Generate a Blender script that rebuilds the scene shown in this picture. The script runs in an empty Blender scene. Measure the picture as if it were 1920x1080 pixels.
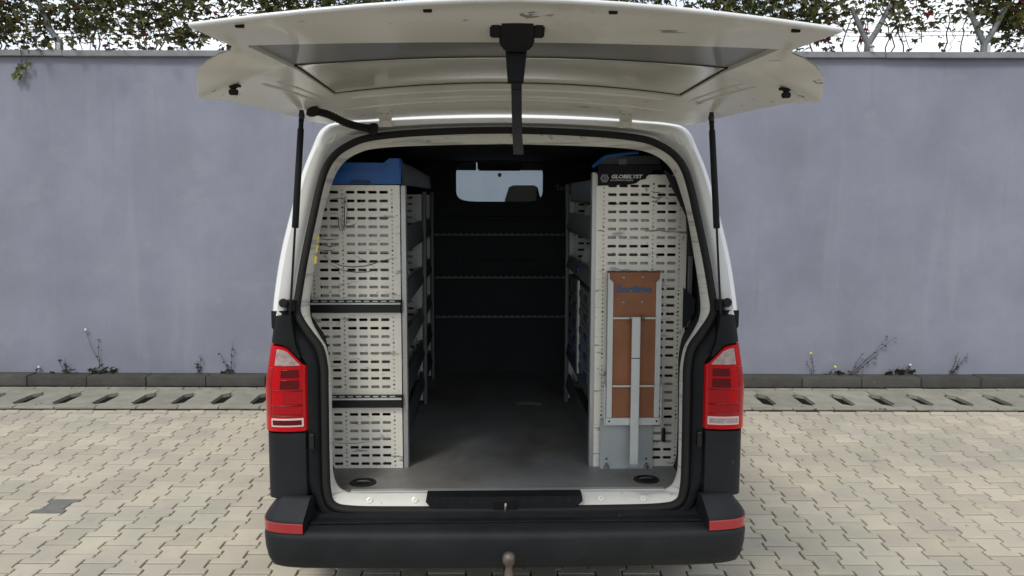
import bpy, bmesh, math, random
from mathutils import Vector, Matrix
R = math.radians
random.seed(7)
scene = bpy.context.scene
COL = scene.collection

# ------------------------------------------------------------------ camera
CAM_H = 1.76
cam_d = bpy.data.cameras.new('camera')
cam_d.sensor_width = 36.0
cam_d.lens = 30.0
cam_d.clip_start = 0.05
cam_d.clip_end = 500.0
cam = bpy.data.objects.new('camera', cam_d)
COL.objects.link(cam)
cam.matrix_world = (Matrix.Translation((0, 0, CAM_H)) @ Matrix.Rotation(R(90 - 6.07), 4, 'X')
                    @ Matrix.Rotation(R(0.12), 4, 'Z'))
scene.camera = cam

# ------------------------------------------------------------------ sky, sun, exposure
SUN_EL, SUN_AZ = R(50), R(205)        # azimuth measured clockwise from +Y
world = bpy.data.worlds.new('World')
scene.world = world
world.use_nodes = True
wn, wl = world.node_tree.nodes, world.node_tree.links
wn.clear()
w_out = wn.new('ShaderNodeOutputWorld')
w_bg = wn.new('ShaderNodeBackground')
w_sky = wn.new('ShaderNodeTexSky')
w_sky.sky_type = 'NISHITA'
w_sky.sun_disc = False
w_sky.sun_elevation = SUN_EL
w_sky.sun_rotation = SUN_AZ
w_tc = wn.new('ShaderNodeTexCoord')
w_n = wn.new('ShaderNodeTexNoise')
w_n.inputs['Scale'].default_value = 3.2
w_n.inputs['Detail'].default_value = 7.0
w_n.inputs['Roughness'].default_value = 0.55
w_r = wn.new('ShaderNodeValToRGB')
w_r.color_ramp.elements[0].position = 0.42
w_r.color_ramp.elements[0].color = (0.25, 0.25, 0.25, 1)
w_r.color_ramp.elements[1].position = 0.62
w_r.color_ramp.elements[1].color = (1, 1, 1, 1)
w_mix = wn.new('ShaderNodeMix')
w_mix.data_type = 'RGBA'
w_mix.inputs[7].default_value = (11.2, 11.7, 12.2, 1)
wl.new(w_tc.outputs['Generated'], w_n.inputs['Vector'])
wl.new(w_n.outputs['Fac'], w_r.inputs['Fac'])
wl.new(w_r.outputs['Color'], w_mix.inputs[0])
wl.new(w_sky.outputs['Color'], w_mix.inputs[6])
wl.new(w_mix.outputs[2], w_bg.inputs['Color'])
w_bg.inputs['Strength'].default_value = 0.10
wl.new(w_bg.outputs[0], w_out.inputs[0])

sun_d = bpy.data.lights.new('sun', 'SUN')
sun_d.energy = 1.5
sun_d.angle = R(14)
sun_d.color = (1.0, 0.95, 0.86)
sun = bpy.data.objects.new('sun', sun_d)
COL.objects.link(sun)
sdir = Vector((math.sin(SUN_AZ) * math.cos(SUN_EL), math.cos(SUN_AZ) * math.cos(SUN_EL), math.sin(SUN_EL)))
sun.rotation_euler = sdir.to_track_quat('Z', 'Y').to_euler()
sun.location = sdir * 30
scene.view_settings.view_transform = 'Standard'
scene.view_settings.look = 'None'
scene.view_settings.exposure = 0.22
scene.view_settings.gamma = 1.0
scene.view_settings.use_curve_mapping = False
scene.render.engine = 'CYCLES'
scene.cycles.max_bounces = 8
scene.cycles.transparent_max_bounces = 12

# ------------------------------------------------------------------ materials
MATS = {}
def mat(name, col, rough=0.6, metal=0.0, noise=None, bump=0.0, bscale=60.0, spec=0.5, coat=0.0, rand=0.0, island=0.0, col2=None,
        stains=()):
    """Procedural material. noise=(scale, amount 0-1, detail): colour wander towards col2 (default darker col).
    stains: (scale xyz, low, high, colour, strength) dirt with a shape of its own. rand: per-object value change."""
    m = bpy.data.materials.new(name)
    m.use_nodes = True
    n, l = m.node_tree.nodes, m.node_tree.links
    b = n['Principled BSDF']
    b.inputs['Roughness'].default_value = rough
    b.inputs['Metallic'].default_value = metal
    b.inputs['Specular IOR Level'].default_value = spec
    b.inputs['Coat Weight'].default_value = coat
    b.inputs['Coat Roughness'].default_value = 0.08
    tc = n.new('ShaderNodeTexCoord')
    geo = n.new('ShaderNodeNewGeometry')
    rgb = n.new('ShaderNodeRGB')
    rgb.outputs[0].default_value = (*col, 1)
    cur = rgb.outputs[0]
    if noise:
        t = n.new('ShaderNodeTexNoise')
        t.inputs['Scale'].default_value = noise[0]
        t.inputs['Detail'].default_value = noise[2] if len(noise) > 2 else 5
        t.inputs['Roughness'].default_value = 0.62
        l.new(geo.outputs['Position'], t.inputs['Vector'])
        r = n.new('ShaderNodeValToRGB')
        r.color_ramp.elements[0].position = 0.36
        r.color_ramp.elements[1].position = 0.66
        r.color_ramp.elements[1].color = (noise[1],) * 3 + (1,)
        l.new(t.outputs['Fac'], r.inputs['Fac'])
        mx = n.new('ShaderNodeMix'); mx.data_type = 'RGBA'
        l.new(r.outputs['Color'], mx.inputs[0])
        l.new(cur, mx.inputs[6])
        c2 = col2 if col2 else tuple(c * 0.6 for c in col)
        mx.inputs[7].default_value = (*c2, 1)
        cur = mx.outputs[2]
    for (sc, lo, hi, sc_col, strength) in stains:
        mp = n.new('ShaderNodeMapping')
        mp.inputs['Scale'].default_value = sc
        l.new(geo.outputs['Position'], mp.inputs['Vector'])
        t = n.new('ShaderNodeTexNoise')
        t.inputs['Scale'].default_value = 1.0
        t.inputs['Detail'].default_value = 8
        t.inputs['Roughness'].default_value = 0.6
        l.new(mp.outputs[0], t.inputs['Vector'])
        r = n.new('ShaderNodeValToRGB')
        r.color_ramp.elements[0].position = lo
        r.color_ramp.elements[1].position = hi
        r.color_ramp.elements[1].color = (strength,) * 3 + (1,)
        l.new(t.outputs['Fac'], r.inputs['Fac'])
        mx = n.new('ShaderNodeMix'); mx.data_type = 'RGBA'
        l.new(r.outputs['Color'], mx.inputs[0])
        l.new(cur, mx.inputs[6])
        mx.inputs[7].default_value = (*sc_col, 1)
        cur = mx.outputs[2]
    if rand or island:
        src = n.new('ShaderNodeObjectInfo').outputs['Random'] if rand else geo.outputs['Random Per Island']
        k = rand or island
        mr = n.new('ShaderNodeMapRange')
        mr.inputs['To Min'].default_value = 1 - k
        mr.inputs['To Max'].default_value = 1 + k
        l.new(src, mr.inputs['Value'])
        hs = n.new('ShaderNodeHueSaturation')
        hr_ = n.new('ShaderNodeMapRange'); hr_.inputs['To Min'].default_value = 0.5 - k * .12; hr_.inputs['To Max'].default_value = 0.5 + k * .06
        mm = n.new('ShaderNodeMath'); mm.operation = 'FRACT'; mu = n.new('ShaderNodeMath'); mu.operation = 'MULTIPLY'; mu.inputs[1].default_value = 7.31
        l.new(src, mu.inputs[0]); l.new(mu.outputs[0], mm.inputs[0]); l.new(mm.outputs[0], hr_.inputs['Value']); l.new(hr_.outputs[0], hs.inputs['Hue'])
        l.new(mr.outputs[0], hs.inputs['Value'])
        l.new(cur, hs.inputs['Color'])
        cur = hs.outputs['Color']
    l.new(cur, b.inputs['Base Color'])
    if bump:
        t = n.new('ShaderNodeTexNoise')
        t.inputs['Scale'].default_value = bscale
        t.inputs['Detail'].default_value = 6
        l.new(geo.outputs['Position'], t.inputs['Vector'])
        bp = n.new('ShaderNodeBump')
        bp.inputs['Strength'].default_value = bump
        bp.inputs['Distance'].default_value = 0.004
        l.new(t.outputs['Fac'], bp.inputs['Height'])
        l.new(bp.outputs[0], b.inputs['Normal'])
    MATS[name] = m
    return m

def glass(name, tint, gloss=0.08):
    m = bpy.data.materials.new(name)
    m.use_nodes = True
    n, l = m.node_tree.nodes, m.node_tree.links
    n.clear()
    o = n.new('ShaderNodeOutputMaterial')
    tr = n.new('ShaderNodeBsdfTransparent'); tr.inputs[0].default_value = (*tint, 1)
    gl = n.new('ShaderNodeBsdfGlossy'); gl.inputs['Roughness'].default_value = 0.03
    mx = n.new('ShaderNodeMixShader'); mx.inputs[0].default_value = gloss
    l.new(tr.outputs[0], mx.inputs[1]); l.new(gl.outputs[0], mx.inputs[2]); l.new(mx.outputs[0], o.inputs[0])
    MATS[name] = m

mat('paver', (0.51, 0.458, 0.352), 0.9, noise=(2.2, 0.6, 6), col2=(0.37, 0.345, 0.30), bump=0.5, bscale=260, spec=0.25, rand=0.10,
    stains=(((9, 9, 9), 0.62, 0.75, (0.22, 0.205, 0.17), 0.45), ((0.8, 0.8, 0.8), 0.5, 0.7, (0.30, 0.30, 0.27), 0.5)))
mat('paver_far', (0.51, 0.458, 0.352), 0.9, noise=(2.2, 0.6, 6), col2=(0.37, 0.345, 0.30), bump=0.5, bscale=260, spec=0.25, island=0.10,
    stains=(((9, 9, 9), 0.62, 0.75, (0.22, 0.205, 0.17), 0.45), ((0.8, 0.8, 0.8), 0.5, 0.7, (0.30, 0.30, 0.27), 0.5)))
mat('paver_grey', (0.20, 0.20, 0.185), 0.9, noise=(9, 0.6, 6), bump=0.5, bscale=260, spec=0.25)
mat('sand_and_shade', (0.026, 0.022, 0.016), 0.95, noise=(20, 0.7, 6), bump=0.8, bscale=200, spec=0.1)  # joint bed sand; also colours the painted groove shade before the drain
mat('ground', (0.13, 0.12, 0.10), 0.95, noise=(1.5, 0.7, 6), bump=0.5, spec=0.1)
mat('plaster', (0.272, 0.280, 0.340), 0.92, noise=(0.8, 1.0, 8), col2=(0.205, 0.217, 0.262), bump=0.5, bscale=28, spec=0.2,
    stains=(((5, 1, 0.45), 0.54, 0.74, (0.300, 0.303, 0.340), 0.5), ((0.9, 1, 0.7), 0.50, 0.72, (0.19, 0.20, 0.225), 0.5),
            ((2.2, 1, 3.0), 0.56, 0.68, (0.28, 0.285, 0.325), 0.5), ((9, 1, 0.5), 0.62, 0.72, (0.18, 0.18, 0.20), 0.35),
            ((14, 1, 9), 0.69, 0.75, (0.15, 0.15, 0.17), 0.6)))
mat('coping', (0.27, 0.275, 0.29), 0.9, noise=(4, 0.7, 6), bump=0.4, spec=0.2, stains=(((8, 8, 2), 0.6, 0.72, (0.13, 0.13, 0.13), 0.5),))
mat('kerb', (0.085, 0.083, 0.075), 0.92, noise=(5, 0.7, 6), bump=0.5, bscale=120, spec=0.2, rand=0.12,
    stains=(((6, 6, 6), 0.58, 0.7, (0.06, 0.06, 0.05), 0.6), ((20, 20, 20), 0.66, 0.74, (0.2, 0.195, 0.175), 0.5)))
mat('slab', (0.33, 0.315, 0.26), 0.9, noise=(5, 0.6, 6), bump=0.4, bscale=160, spec=0.2, rand=0.08,
    stains=(((7, 7, 7), 0.6, 0.74, (0.19, 0.185, 0.16), 0.5),))
mat('black_hole', (0.012, 0.012, 0.011), 0.95, spec=0.1)
mat('leaf', (0.105, 0.140, 0.048), 0.55, spec=0.4, island=0.5, noise=(3, 0.8, 3), col2=(0.140, 0.120, 0.058))
mat('leaf_red', (0.30, 0.035, 0.035), 0.55, island=0.35)
mat('leaf_yellow', (0.20, 0.19, 0.04), 0.55, island=0.3)
mat('stem', (0.085, 0.065, 0.048), 0.9, noise=(30, 0.5))
mat('weed', (0.05, 0.052, 0.034), 0.7, island=0.3)
mat('petal_yellow', (0.65, 0.55, 0.03), 0.6)
mat('petal_white', (0.6, 0.6, 0.55), 0.6)
mat('post_paint', (0.22, 0.23, 0.235), 0.7, noise=(14, 0.6), bump=0.2)
mat('post_white', (0.62, 0.62, 0.60), 0.7, noise=(14, 0.4))
mat('wire', (0.16, 0.155, 0.15), 0.5, metal=0.7)

mat('white_paint', (0.80, 0.80, 0.78), 0.24, coat=0.55, spec=0.5, noise=(1.6, 0.18, 5), col2=(0.62, 0.61, 0.56))
mat('white_dirty', (0.70, 0.685, 0.62), 0.30, coat=0.35, noise=(4, 0.35, 7), col2=(0.56, 0.53, 0.44),
    stains=(((16, 16, 16), 0.665, 0.70, (0.16, 0.145, 0.12), 0.45),))
mat('gate_paint', (0.80, 0.79, 0.75), 0.30, coat=0.30, noise=(2.2, 0.40, 6), col2=(0.69, 0.675, 0.62),
    stains=(((9, 30, 30), 0.66, 0.68, (0.10, 0.09, 0.075), 0.75), ((3, 3, 3), 0.6, 0.75, (0.47, 0.44, 0.36), 0.4)))
mat('gate_skin', (0.64, 0.625, 0.56), 0.16, coat=0.6, noise=(3, 0.4, 5), col2=(0.5, 0.48, 0.41))
mat('gate_recess_shade', (0.20, 0.20, 0.19), 0.28, coat=0.3, noise=(3, 0.4, 5), col2=(0.17, 0.17, 0.16))  # shade of a deeper recess put into the panel colour as grey
mat('flange', (0.68, 0.67, 0.62), 0.4, noise=(6, 0.3, 6), col2=(0.5, 0.48, 0.43),
    stains=(((2, 2, 34), 0.56, 0.62, (0.30, 0.29, 0.27), 0.6), ((30, 30, 30), 0.63, 0.68, (0.16, 0.15, 0.13), 0.5)))
mat('rubber', (0.016, 0.015, 0.014), 0.75, spec=0.3, bump=0.15)
mat('black_plastic', (0.007, 0.008, 0.009), 0.6, spec=0.22, noise=(9, 0.35, 5), col2=(0.016, 0.017, 0.018), bump=0.25, bscale=700)
mat('grey_plastic', (0.009, 0.0105, 0.013), 0.5, spec=0.28, noise=(6, 0.5, 6), col2=(0.020, 0.022, 0.025), bump=0.35, bscale=800,
    stains=(((30, 8, 30), 0.70, 0.74, (0.16, 0.16, 0.15), 0.4),))
mat('black_gloss', (0.012, 0.012, 0.013), 0.3)
mat('lamp_red', (0.50, 0.004, 0.009), 0.16, coat=0.25, spec=0.4)
mat('lamp_dark', (0.10, 0.004, 0.006), 0.14, coat=0.4)
mat('lamp_mid', (0.36, 0.006, 0.010), 0.14, coat=0.4)
mat('lamp_clear', (0.48, 0.40, 0.38), 0.14, coat=0.9, noise=(45, 0.8, 3), col2=(0.30, 0.20, 0.19))
mat('lamp_bright', (0.70, 0.55, 0.52), 0.2, coat=0.5)
mat('reflector', (0.32, 0.012, 0.016), 0.2, coat=0.8)
mat('lining', (0.028, 0.030, 0.032), 0.85, spec=0.2, noise=(4, 0.4))
mat('partition', (0.034, 0.039, 0.044), 0.7, spec=0.3, noise=(4, 0.4))
mat('floor_mat', (0.215, 0.220, 0.222), 0.5, spec=0.45, noise=(3, 0.7, 7), col2=(0.140, 0.122, 0.104), bump=0.15, bscale=300,
    stains=(((5, 2.2, 5), 0.60, 0.72, (0.20, 0.195, 0.185), 0.4), ((2.4, 1.6, 2), 0.52, 0.66, (0.085, 0.068, 0.052), 0.6)))
mat('aluminium', (0.50, 0.50, 0.485), 0.42, metal=0.55, noise=(6, 0.4, 6), col2=(0.40, 0.40, 0.385))
mat('panel_metal', (0.86, 0.825, 0.73), 0.40, metal=0.2, noise=(4, 0.4, 6), col2=(0.72, 0.68, 0.59), bump=0.08, bscale=30,
    stains=(((34, 34, 34), 0.635, 0.68, (0.10, 0.095, 0.085), 0.65), ((7, 7, 26), 0.62, 0.67, (0.16, 0.15, 0.135), 0.6), ((3.5, 3.5, 30), 0.645, 0.675, (0.10, 0.095, 0.085), 0.7),
            ((70, 70, 70), 0.68, 0.72, (0.14, 0.13, 0.11), 0.5)))
mat('scuff', (0.10, 0.095, 0.085), 0.8)
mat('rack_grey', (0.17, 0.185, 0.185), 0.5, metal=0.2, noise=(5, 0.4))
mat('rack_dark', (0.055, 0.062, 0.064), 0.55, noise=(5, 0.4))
mat('rack_light', (0.60, 0.61, 0.59), 0.45, metal=0.3, noise=(6, 0.4))
mat('blue_plastic', (0.012, 0.115, 0.40), 0.42, noise=(8, 0.3), col2=(0.014, 0.09, 0.32))
mat('blue_dark', (0.010, 0.035, 0.12), 0.5)
mat('print_white', (0.72, 0.73, 0.72), 0.5)
mat('print_grey', (0.30, 0.30, 0.30), 0.6)
mat('print_blue', (0.035, 0.10, 0.20), 0.6)
mat('wood_board', (0.30, 0.115, 0.045), 0.55, noise=(7, 0.7, 7), col2=(0.21, 0.078, 0.032),
    stains=(((60, 60, 4), 0.55, 0.7, (0.16, 0.06, 0.025), 0.45), ((9, 9, 9), 0.66, 0.72, (0.10, 0.05, 0.03), 0.5)))
mat('bench_white', (0.62, 0.64, 0.62), 0.4, noise=(10, 0.4, 6), col2=(0.46, 0.48, 0.45))
mat('bench_grey', (0.40, 0.42, 0.42), 0.45, noise=(6, 0.4), col2=(0.33, 0.35, 0.35))
mat('steel', (0.42, 0.41, 0.39), 0.35, metal=0.9, noise=(20, 0.5))
mat('rust_steel', (0.17, 0.145, 0.13), 0.5, metal=0.6, noise=(30, 0.7, 6), col2=(0.10, 0.07, 0.055))
mat('tape_yellow', (0.62, 0.52, 0.10), 0.5)
mat('seat_cloth', (0.018, 0.019, 0.022), 0.9)
mat('tyre', (0.02, 0.02, 0.02), 0.85)
mat('card', (0.30, 0.27, 0.23), 0.9)
for _n, _s in (('lamp_red', 30), ('lamp_mid', 45), ('lamp_dark', 45), ('lamp_clear', 34), ('reflector', 60)):      # moulded ribs in the lenses
    _t = MATS[_n].node_tree; _b = _t.nodes['Principled BSDF']
    _g = _t.nodes.new('ShaderNodeNewGeometry'); _w = _t.nodes.new('ShaderNodeTexWave'); _w.bands_direction = 'Z'
    _w.inputs['Scale'].default_value = _s; _w.inputs['Distortion'].default_value = 0.0
    _bp = _t.nodes.new('ShaderNodeBump'); _bp.inputs['Strength'].default_value = 0.09; _bp.inputs['Distance'].default_value = 0.002
    _t.links.new(_g.outputs['Position'], _w.inputs['Vector']); _t.links.new(_w.outputs['Fac'], _bp.inputs['Height']); _t.links.new(_bp.outputs[0], _b.inputs['Normal'])
glass('glass_clear', (0.86, 0.92, 0.92), 0.012)
glass('glass_screen', (0.90, 0.97, 0.97), 0.02)

for _n in ('leaf', 'leaf_red', 'leaf_yellow', 'weed'):      # thin leaves let some light through
    _t = MATS[_n].node_tree
    _b = _t.nodes['Principled BSDF']; _o = [q for q in _t.nodes if q.type == 'OUTPUT_MATERIAL'][0]
    _tr = _t.nodes.new('ShaderNodeBsdfTranslucent'); _mx = _t.nodes.new('ShaderNodeMixShader'); _mx.inputs[0].default_value = 0.35
    _t.links.new(_b.inputs['Base Color'].links[0].from_socket, _tr.inputs['Color'])
    _t.links.new(_b.outputs[0], _mx.inputs[1]); _t.links.new(_tr.outputs[0], _mx.inputs[2]); _t.links.new(_mx.outputs[0], _o.inputs[0])

# ------------------------------------------------------------------ mesh helpers
class MB:
    def __init__(s):
        s.v, s.f = [], []
    def face(s, pts):
        i = len(s.v); s.v += [tuple(p) for p in pts]; s.f.append(tuple(range(i, i + len(pts)))); return s
    def box(s, x0, x1, y0, y1, z0, z1, ch=0.0):
        if x0 > x1: x0, x1 = x1, x0
        c = min(ch, (x1 - x0) * .45, (y1 - y0) * .45, (z1 - z0) * .45)
        if c <= 0:
            i = len(s.v)
            s.v += [(x, y, z) for z in (z0, z1) for y in (y0, y1) for x in (x0, x1)]
            for q in ((0, 2, 3, 1), (4, 5, 7, 6), (0, 1, 5, 4), (2, 6, 7, 3), (0, 4, 6, 2), (1, 3, 7, 5)):
                s.f.append(tuple(i + k for k in q))
            return s
        bm = bmesh.new()
        vs = [bm.verts.new((x, y, z)) for z in (z0, z1) for y in (y0, y1) for x in (x0, x1)]
        for q in ((0, 2, 3, 1), (4, 5, 7, 6), (0, 1, 5, 4), (2, 6, 7, 3), (0, 4, 6, 2), (1, 3, 7, 5)):
            bm.faces.new([vs[k] for k in q])
        bmesh.ops.bevel(bm, geom=bm.edges[:], offset=c, segments=2, affect='EDGES', profile=0.6)
        s.addbm(bm)
        return s
    def addbm(s, bm):
        i = len(s.v); bm.verts.index_update()
        s.v += [tuple(v.co) for v in bm.verts]
        s.f += [tuple(i + v.index for v in f.verts) for f in bm.faces]
        bm.free()
    def grid(s, rows, close=False):
        i = len(s.v); n = len(rows[0])
        for r in rows: s.v += [tuple(p) for p in r]
        for a in range(len(rows) - 1):
            for b in range(n if close else n - 1):
                c = (b + 1) % n
                s.f.append((i + a * n + b, i + a * n + c, i + (a + 1) * n + c, i + (a + 1) * n + b))
        return s
    def prism(s, poly, y0, y1, ch=0.0):
        """poly = [(x, z)] counter-clockwise seen from -y; extruded from y0 (near) to y1."""
        n = len(poly); i = len(s.v)
        if ch:
            cx = sum(p[0] for p in poly) / n; cz = sum(p[1] for p in poly) / n
            inn = []
            for (x, z) in poly:
                d = math.hypot(x - cx, z - cz); k = max(0, 1 - ch * 1.3 / max(d, 1e-6)); inn.append((cx + (x - cx) * k, cz + (z - cz) * k))
            s.v += [(x, y0, z) for x, z in inn] + [(x, y0 + ch, z) for x, z in poly] + [(x, y1, z) for x, z in poly]
            s.f.append(tuple(i + k for k in range(n)))
            for a in (0, 1):
                for k in range(n):
                    q = (k + 1) % n
                    s.f.append((i + a * n + k, i + (a + 1) * n + k, i + (a + 1) * n + q, i + a * n + q))
            s.f.append(tuple(i + 2 * n + k for k in reversed(range(n))))
        else:
            s.v += [(x, y0, z) for x, z in poly] + [(x, y1, z) for x, z in poly]
            s.f.append(tuple(i + k for k in range(n)))
            s.f.append(tuple(i + n + k for k in reversed(range(n))))
            for k in range(n):
                q = (k + 1) % n
                s.f.append((i + k, i + n + k, i + n + q, i + q))
        return s
    def tube(s, pts, r, seg=8, cap=True):
        pts = [Vector(p) for p in pts]
        rs = r if isinstance(r, (list, tuple)) else [r] * len(pts)
        i = len(s.v); up = None
        for k, p in enumerate(pts):
            d = (pts[min(k + 1, len(pts) - 1)] - pts[max(k - 1, 0)]).normalized()
            if up is None:
                up = Vector((0, 0, 1)) if abs(d.z) < .9 else Vector((1, 0, 0))
            a = d.cross(up).normalized(); b = a.cross(d).normalized(); up = b
            for q in range(seg):
                t = 2 * math.pi * q / seg
                s.v.append(tuple(p + a * (rs[k] * math.cos(t)) + b * (rs[k] * math.sin(t))))
        for k in range(len(pts) - 1):
            for q in range(seg):
                w = (q + 1) % seg
                s.f.append((i + k * seg + q, i + k * seg + w, i + (k + 1) * seg + w, i + (k + 1) * seg + q))
        if cap:
            s.f.append(tuple(i + q for q in reversed(range(seg))))
            s.f.append(tuple(i + (len(pts) - 1) * seg + q for q in range(seg)))
        return s
    def lathe(s, c, axis, prof, seg=20):
        """prof = [(r, t)] along axis from c."""
        c = Vector(c); ax = Vector(axis).normalized()
        up = Vector((0, 0, 1)) if abs(ax.z) < .9 else Vector((1, 0, 0))
        a = ax.cross(up).normalized(); b = ax.cross(a).normalized()
        rows = []
        for (r, t) in prof:
            rows.append([c + ax * t + a * (r * math.cos(2 * math.pi * q / seg)) + b * (r * math.sin(2 * math.pi * q / seg)) for q in range(seg)])
        return s.grid(rows, True)
    def build(s, name, m, parent=None, origin=(0, 0, 0), smooth=None, recalc=True, solid=0.0):
        me = bpy.data.meshes.new(name)
        ox, oy, oz = origin
        me.from_pydata([(x - ox, y - oy, z - oz) for x, y, z in s.v], [], s.f)
        if recalc or smooth:
            bm = bmesh.new(); bm.from_mesh(me)
            if smooth is not None:
                bmesh.ops.remove_doubles(bm, verts=bm.verts[:], dist=1e-5)
            if recalc:
                bmesh.ops.recalc_face_normals(bm, faces=bm.faces[:])
            bm.to_mesh(me); bm.free()
        me.materials.append(MATS[m])
        if smooth is not None:
            me.polygons.foreach_set('use_smooth', [True] * len(me.polygons))
            me.set_sharp_from_angle(angle=R(smooth))
        o = bpy.data.objects.new(name, me)
        COL.objects.link(o)
        if parent is not None: o.parent = parent
        if solid:
            md = o.modifiers.new('thickness', 'SOLIDIFY'); md.thickness = solid; md.offset = 0
        return o

def tag(o, label=None, cat=None, group=None, kind=None):
    if label: o['label'] = label
    if cat: o['category'] = cat
    if group: o['group'] = group
    if kind: o['kind'] = kind
    return o

def empty(name, loc=(0, 0, 0), rz=0.0, parent=None):
    o = bpy.data.objects.new(name, None)
    o.empty_display_size = 0.1
    COL.objects.link(o)
    o.location = loc; o.rotation_euler = (0, 0, rz)
    if parent is not None: o.parent = parent
    return o

def spline(pts, n):
    """Catmull-Rom through pts, n samples per span."""
    P = [Vector(p) for p in pts]; out = []
    for i in range(len(P) - 1):
        p0, p1, p2, p3 = P[max(i - 1, 0)], P[i], P[i + 1], P[min(i + 2, len(P) - 1)]
        for k in range(n):
            t = k / n
            out.append(0.5 * ((2 * p1) + (p2 - p0) * t + (2 * p0 - 5 * p1 + 4 * p2 - p3) * t * t + (3 * p1 - p0 - 3 * p2 + p3) * t ** 3))
    out.append(P[-1]); return out

def text_mesh(name, body, size, m, parent, loc, depth=0.0006, shear=0.0, align='LEFT', bold=0.0, width=1.0):
    cu = bpy.data.curves.new(name, 'FONT')
    cu.body = body; cu.size = size; cu.shear = shear; cu.extrude = depth; cu.align_x = align; cu.offset = bold; cu.resolution_u = 3
    t = bpy.data.objects.new(name, cu); COL.objects.link(t)
    dg = bpy.context.evaluated_depsgraph_get(); dg.update()
    me = bpy.data.meshes.new_from_object(t.evaluated_get(dg))
    bpy.data.objects.remove(t)
    me.transform(Matrix.Translation(loc) @ Matrix.Rotation(R(90), 4, 'X') @ Matrix.Diagonal((width, 1, 1, 1)))
    me.materials.clear(); me.materials.append(MATS[m])
    o = bpy.data.objects.new(name, me); COL.objects.link(o); o.parent = parent
    return o

def interp(tab, x):
    if x <= tab[0][0]: return tab[0][1]
    for (a, va), (b, vb) in zip(tab, tab[1:]):
        if x <= b: return va + (vb - va) * (x - a) / (b - a)
    return tab[-1][1]

# ================================================================== SETTING
g = MB().face([(-150, -150, -0.08), (150, -150, -0.08), (150, 150, -0.08), (-150, 150, -0.08)]).build('ground', 'ground', recalc=False)
tag(g, 'bare ground beneath and beyond the paved yard', 'ground', kind='structure')

# ---- block paving: interlocking double-T pavers
PL, PP, HW, HN = 0.22, 0.153, 0.0908, 0.0622
GAP = 0.0042
def paver_mesh(mb, cx, cy, z=0.0, tilt=(0, 0)):
    a, b, e = HW - GAP, HN - GAP, PL / 2 - 0.0075
    t0, t1 = 0.045, 0.065
    half = [(a, -e), (a, -t1), (b, -t0), (b, t0), (a, t1), (a, e)]
    poly = half + [(-x, y) for x, y in reversed(half)]
    ch = 0.0035
    def off(p, k):
        x, y = p
        return (x - math.copysign(k, x), y - (math.copysign(k, y) if abs(y) > 0.09 else 0))
    i = len(mb.v)
    for (k, dz) in ((ch, 0.0), (0, -ch), (0, -0.03)):
        for p in poly:
            x, y = off(p, k)
            mb.v.append((cx + x, cy + y, z + dz + x * tilt[0] + y * tilt[1]))
    n = len(poly)
    mb.f.append(tuple(i + k for k in range(n)))
    for r in (0, 1):
        for k in range(n):
            q = (k + 1) % n
            mb.f.append((i + r * n + k, i + (r + 1) * n + k, i + (r + 1) * n + q, i + r * n + q))

pave = MB().face([(-7.2, 1.2, -0.022), (7.2, 1.2, -0.022), (7.2, 6.97, -0.022), (-7.2, 6.97, -0.022)]).build('block_pavement', 'sand_and_shade', recalc=False)
tag(pave, 'yard of beige interlocking concrete block paving with dark joints', 'paving', kind='structure')
Y_END = 6.925
cells = []
for c in range(-46, 47):
    x = c * PP
    for r in range(0, 27):
        y = Y_END - PL / 2 - r * PL - (PL / 2 if c % 2 else 0)
        if y > 1.3: cells.append((x, y))
def seen(x, y):
    th = R(6.07)
    zc = y * math.cos(th) + CAM_H * math.sin(th); yc = y * math.sin(th) - CAM_H * math.cos(th)
    px, py = 960 + 1600 * x / zc, 540 - 1600 * yc / zc
    if not (-30 < px < 1950 and py < 1095): return False
    if 512 < px < 1388 and py < 1052: return False
    return True
cells.sort(key=lambda p: p[1])
near = [p for p in cells if seen(*p)][:300]
near_set = set(near)
GREY = min(near, key=lambda p: (p[0] + 2.58) ** 2 + (p[1] - 4.66) ** 2)
pm = MB(); paver_mesh(pm, 0, 0)
pv0 = pm.build('paver', 'paver', pave, recalc=False)
for k, (x, y) in enumerate(near):
    o = pv0 if k == 0 else pv0.copy()
    if k: COL.objects.link(o); o.parent = pave
    o.location = (x, y, random.uniform(-0.0016, 0.0016))
    o.rotation_euler = (random.uniform(-.006, .006), random.uniform(-.006, .006), random.uniform(-.008, .008))
    if (x, y) == GREY:
        o.data = pv0.data.copy(); o.data.materials[0] = MATS['paver_grey']
        o['label'] = 'one darker grey paver among the beige ones'
rest = MB()
for (x, y) in cells:
    if (x, y) not in near_set:
        paver_mesh(rest, x + random.uniform(-.001, .001), y + random.uniform(-.001, .001), random.uniform(-.0016, .0016), (random.uniform(-.006, .006), random.uniform(-.006, .006)))
# half blocks closing the rows against the drain
for c in range(-45, 46, 2):
    a, b = HW - GAP, HN - GAP
    y0, y1 = Y_END - PL / 2 + .0058, Y_END
    poly = [(-a, y0), (a, y0), (a, y0 + .039), (b, y0 + .059), (b, y1), (-b, y1), (-b, y0 + .059), (-a, y0 + .039)]
    i = len(rest.v); x = c * PP
    for dz in (0.0, -.03): rest.v += [(x + px, py, dz) for px, py in poly]
    rest.f.append(tuple(i + k for k in range(8)))
    for k in range(8): rest.f.append((i + k, i + 8 + k, i + 8 + (k + 1) % 8, i + (k + 1) % 8))
ro = rest.build('far_pavers', 'paver_far', pave, recalc=False)
ro['kind'] = 'stuff'

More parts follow.
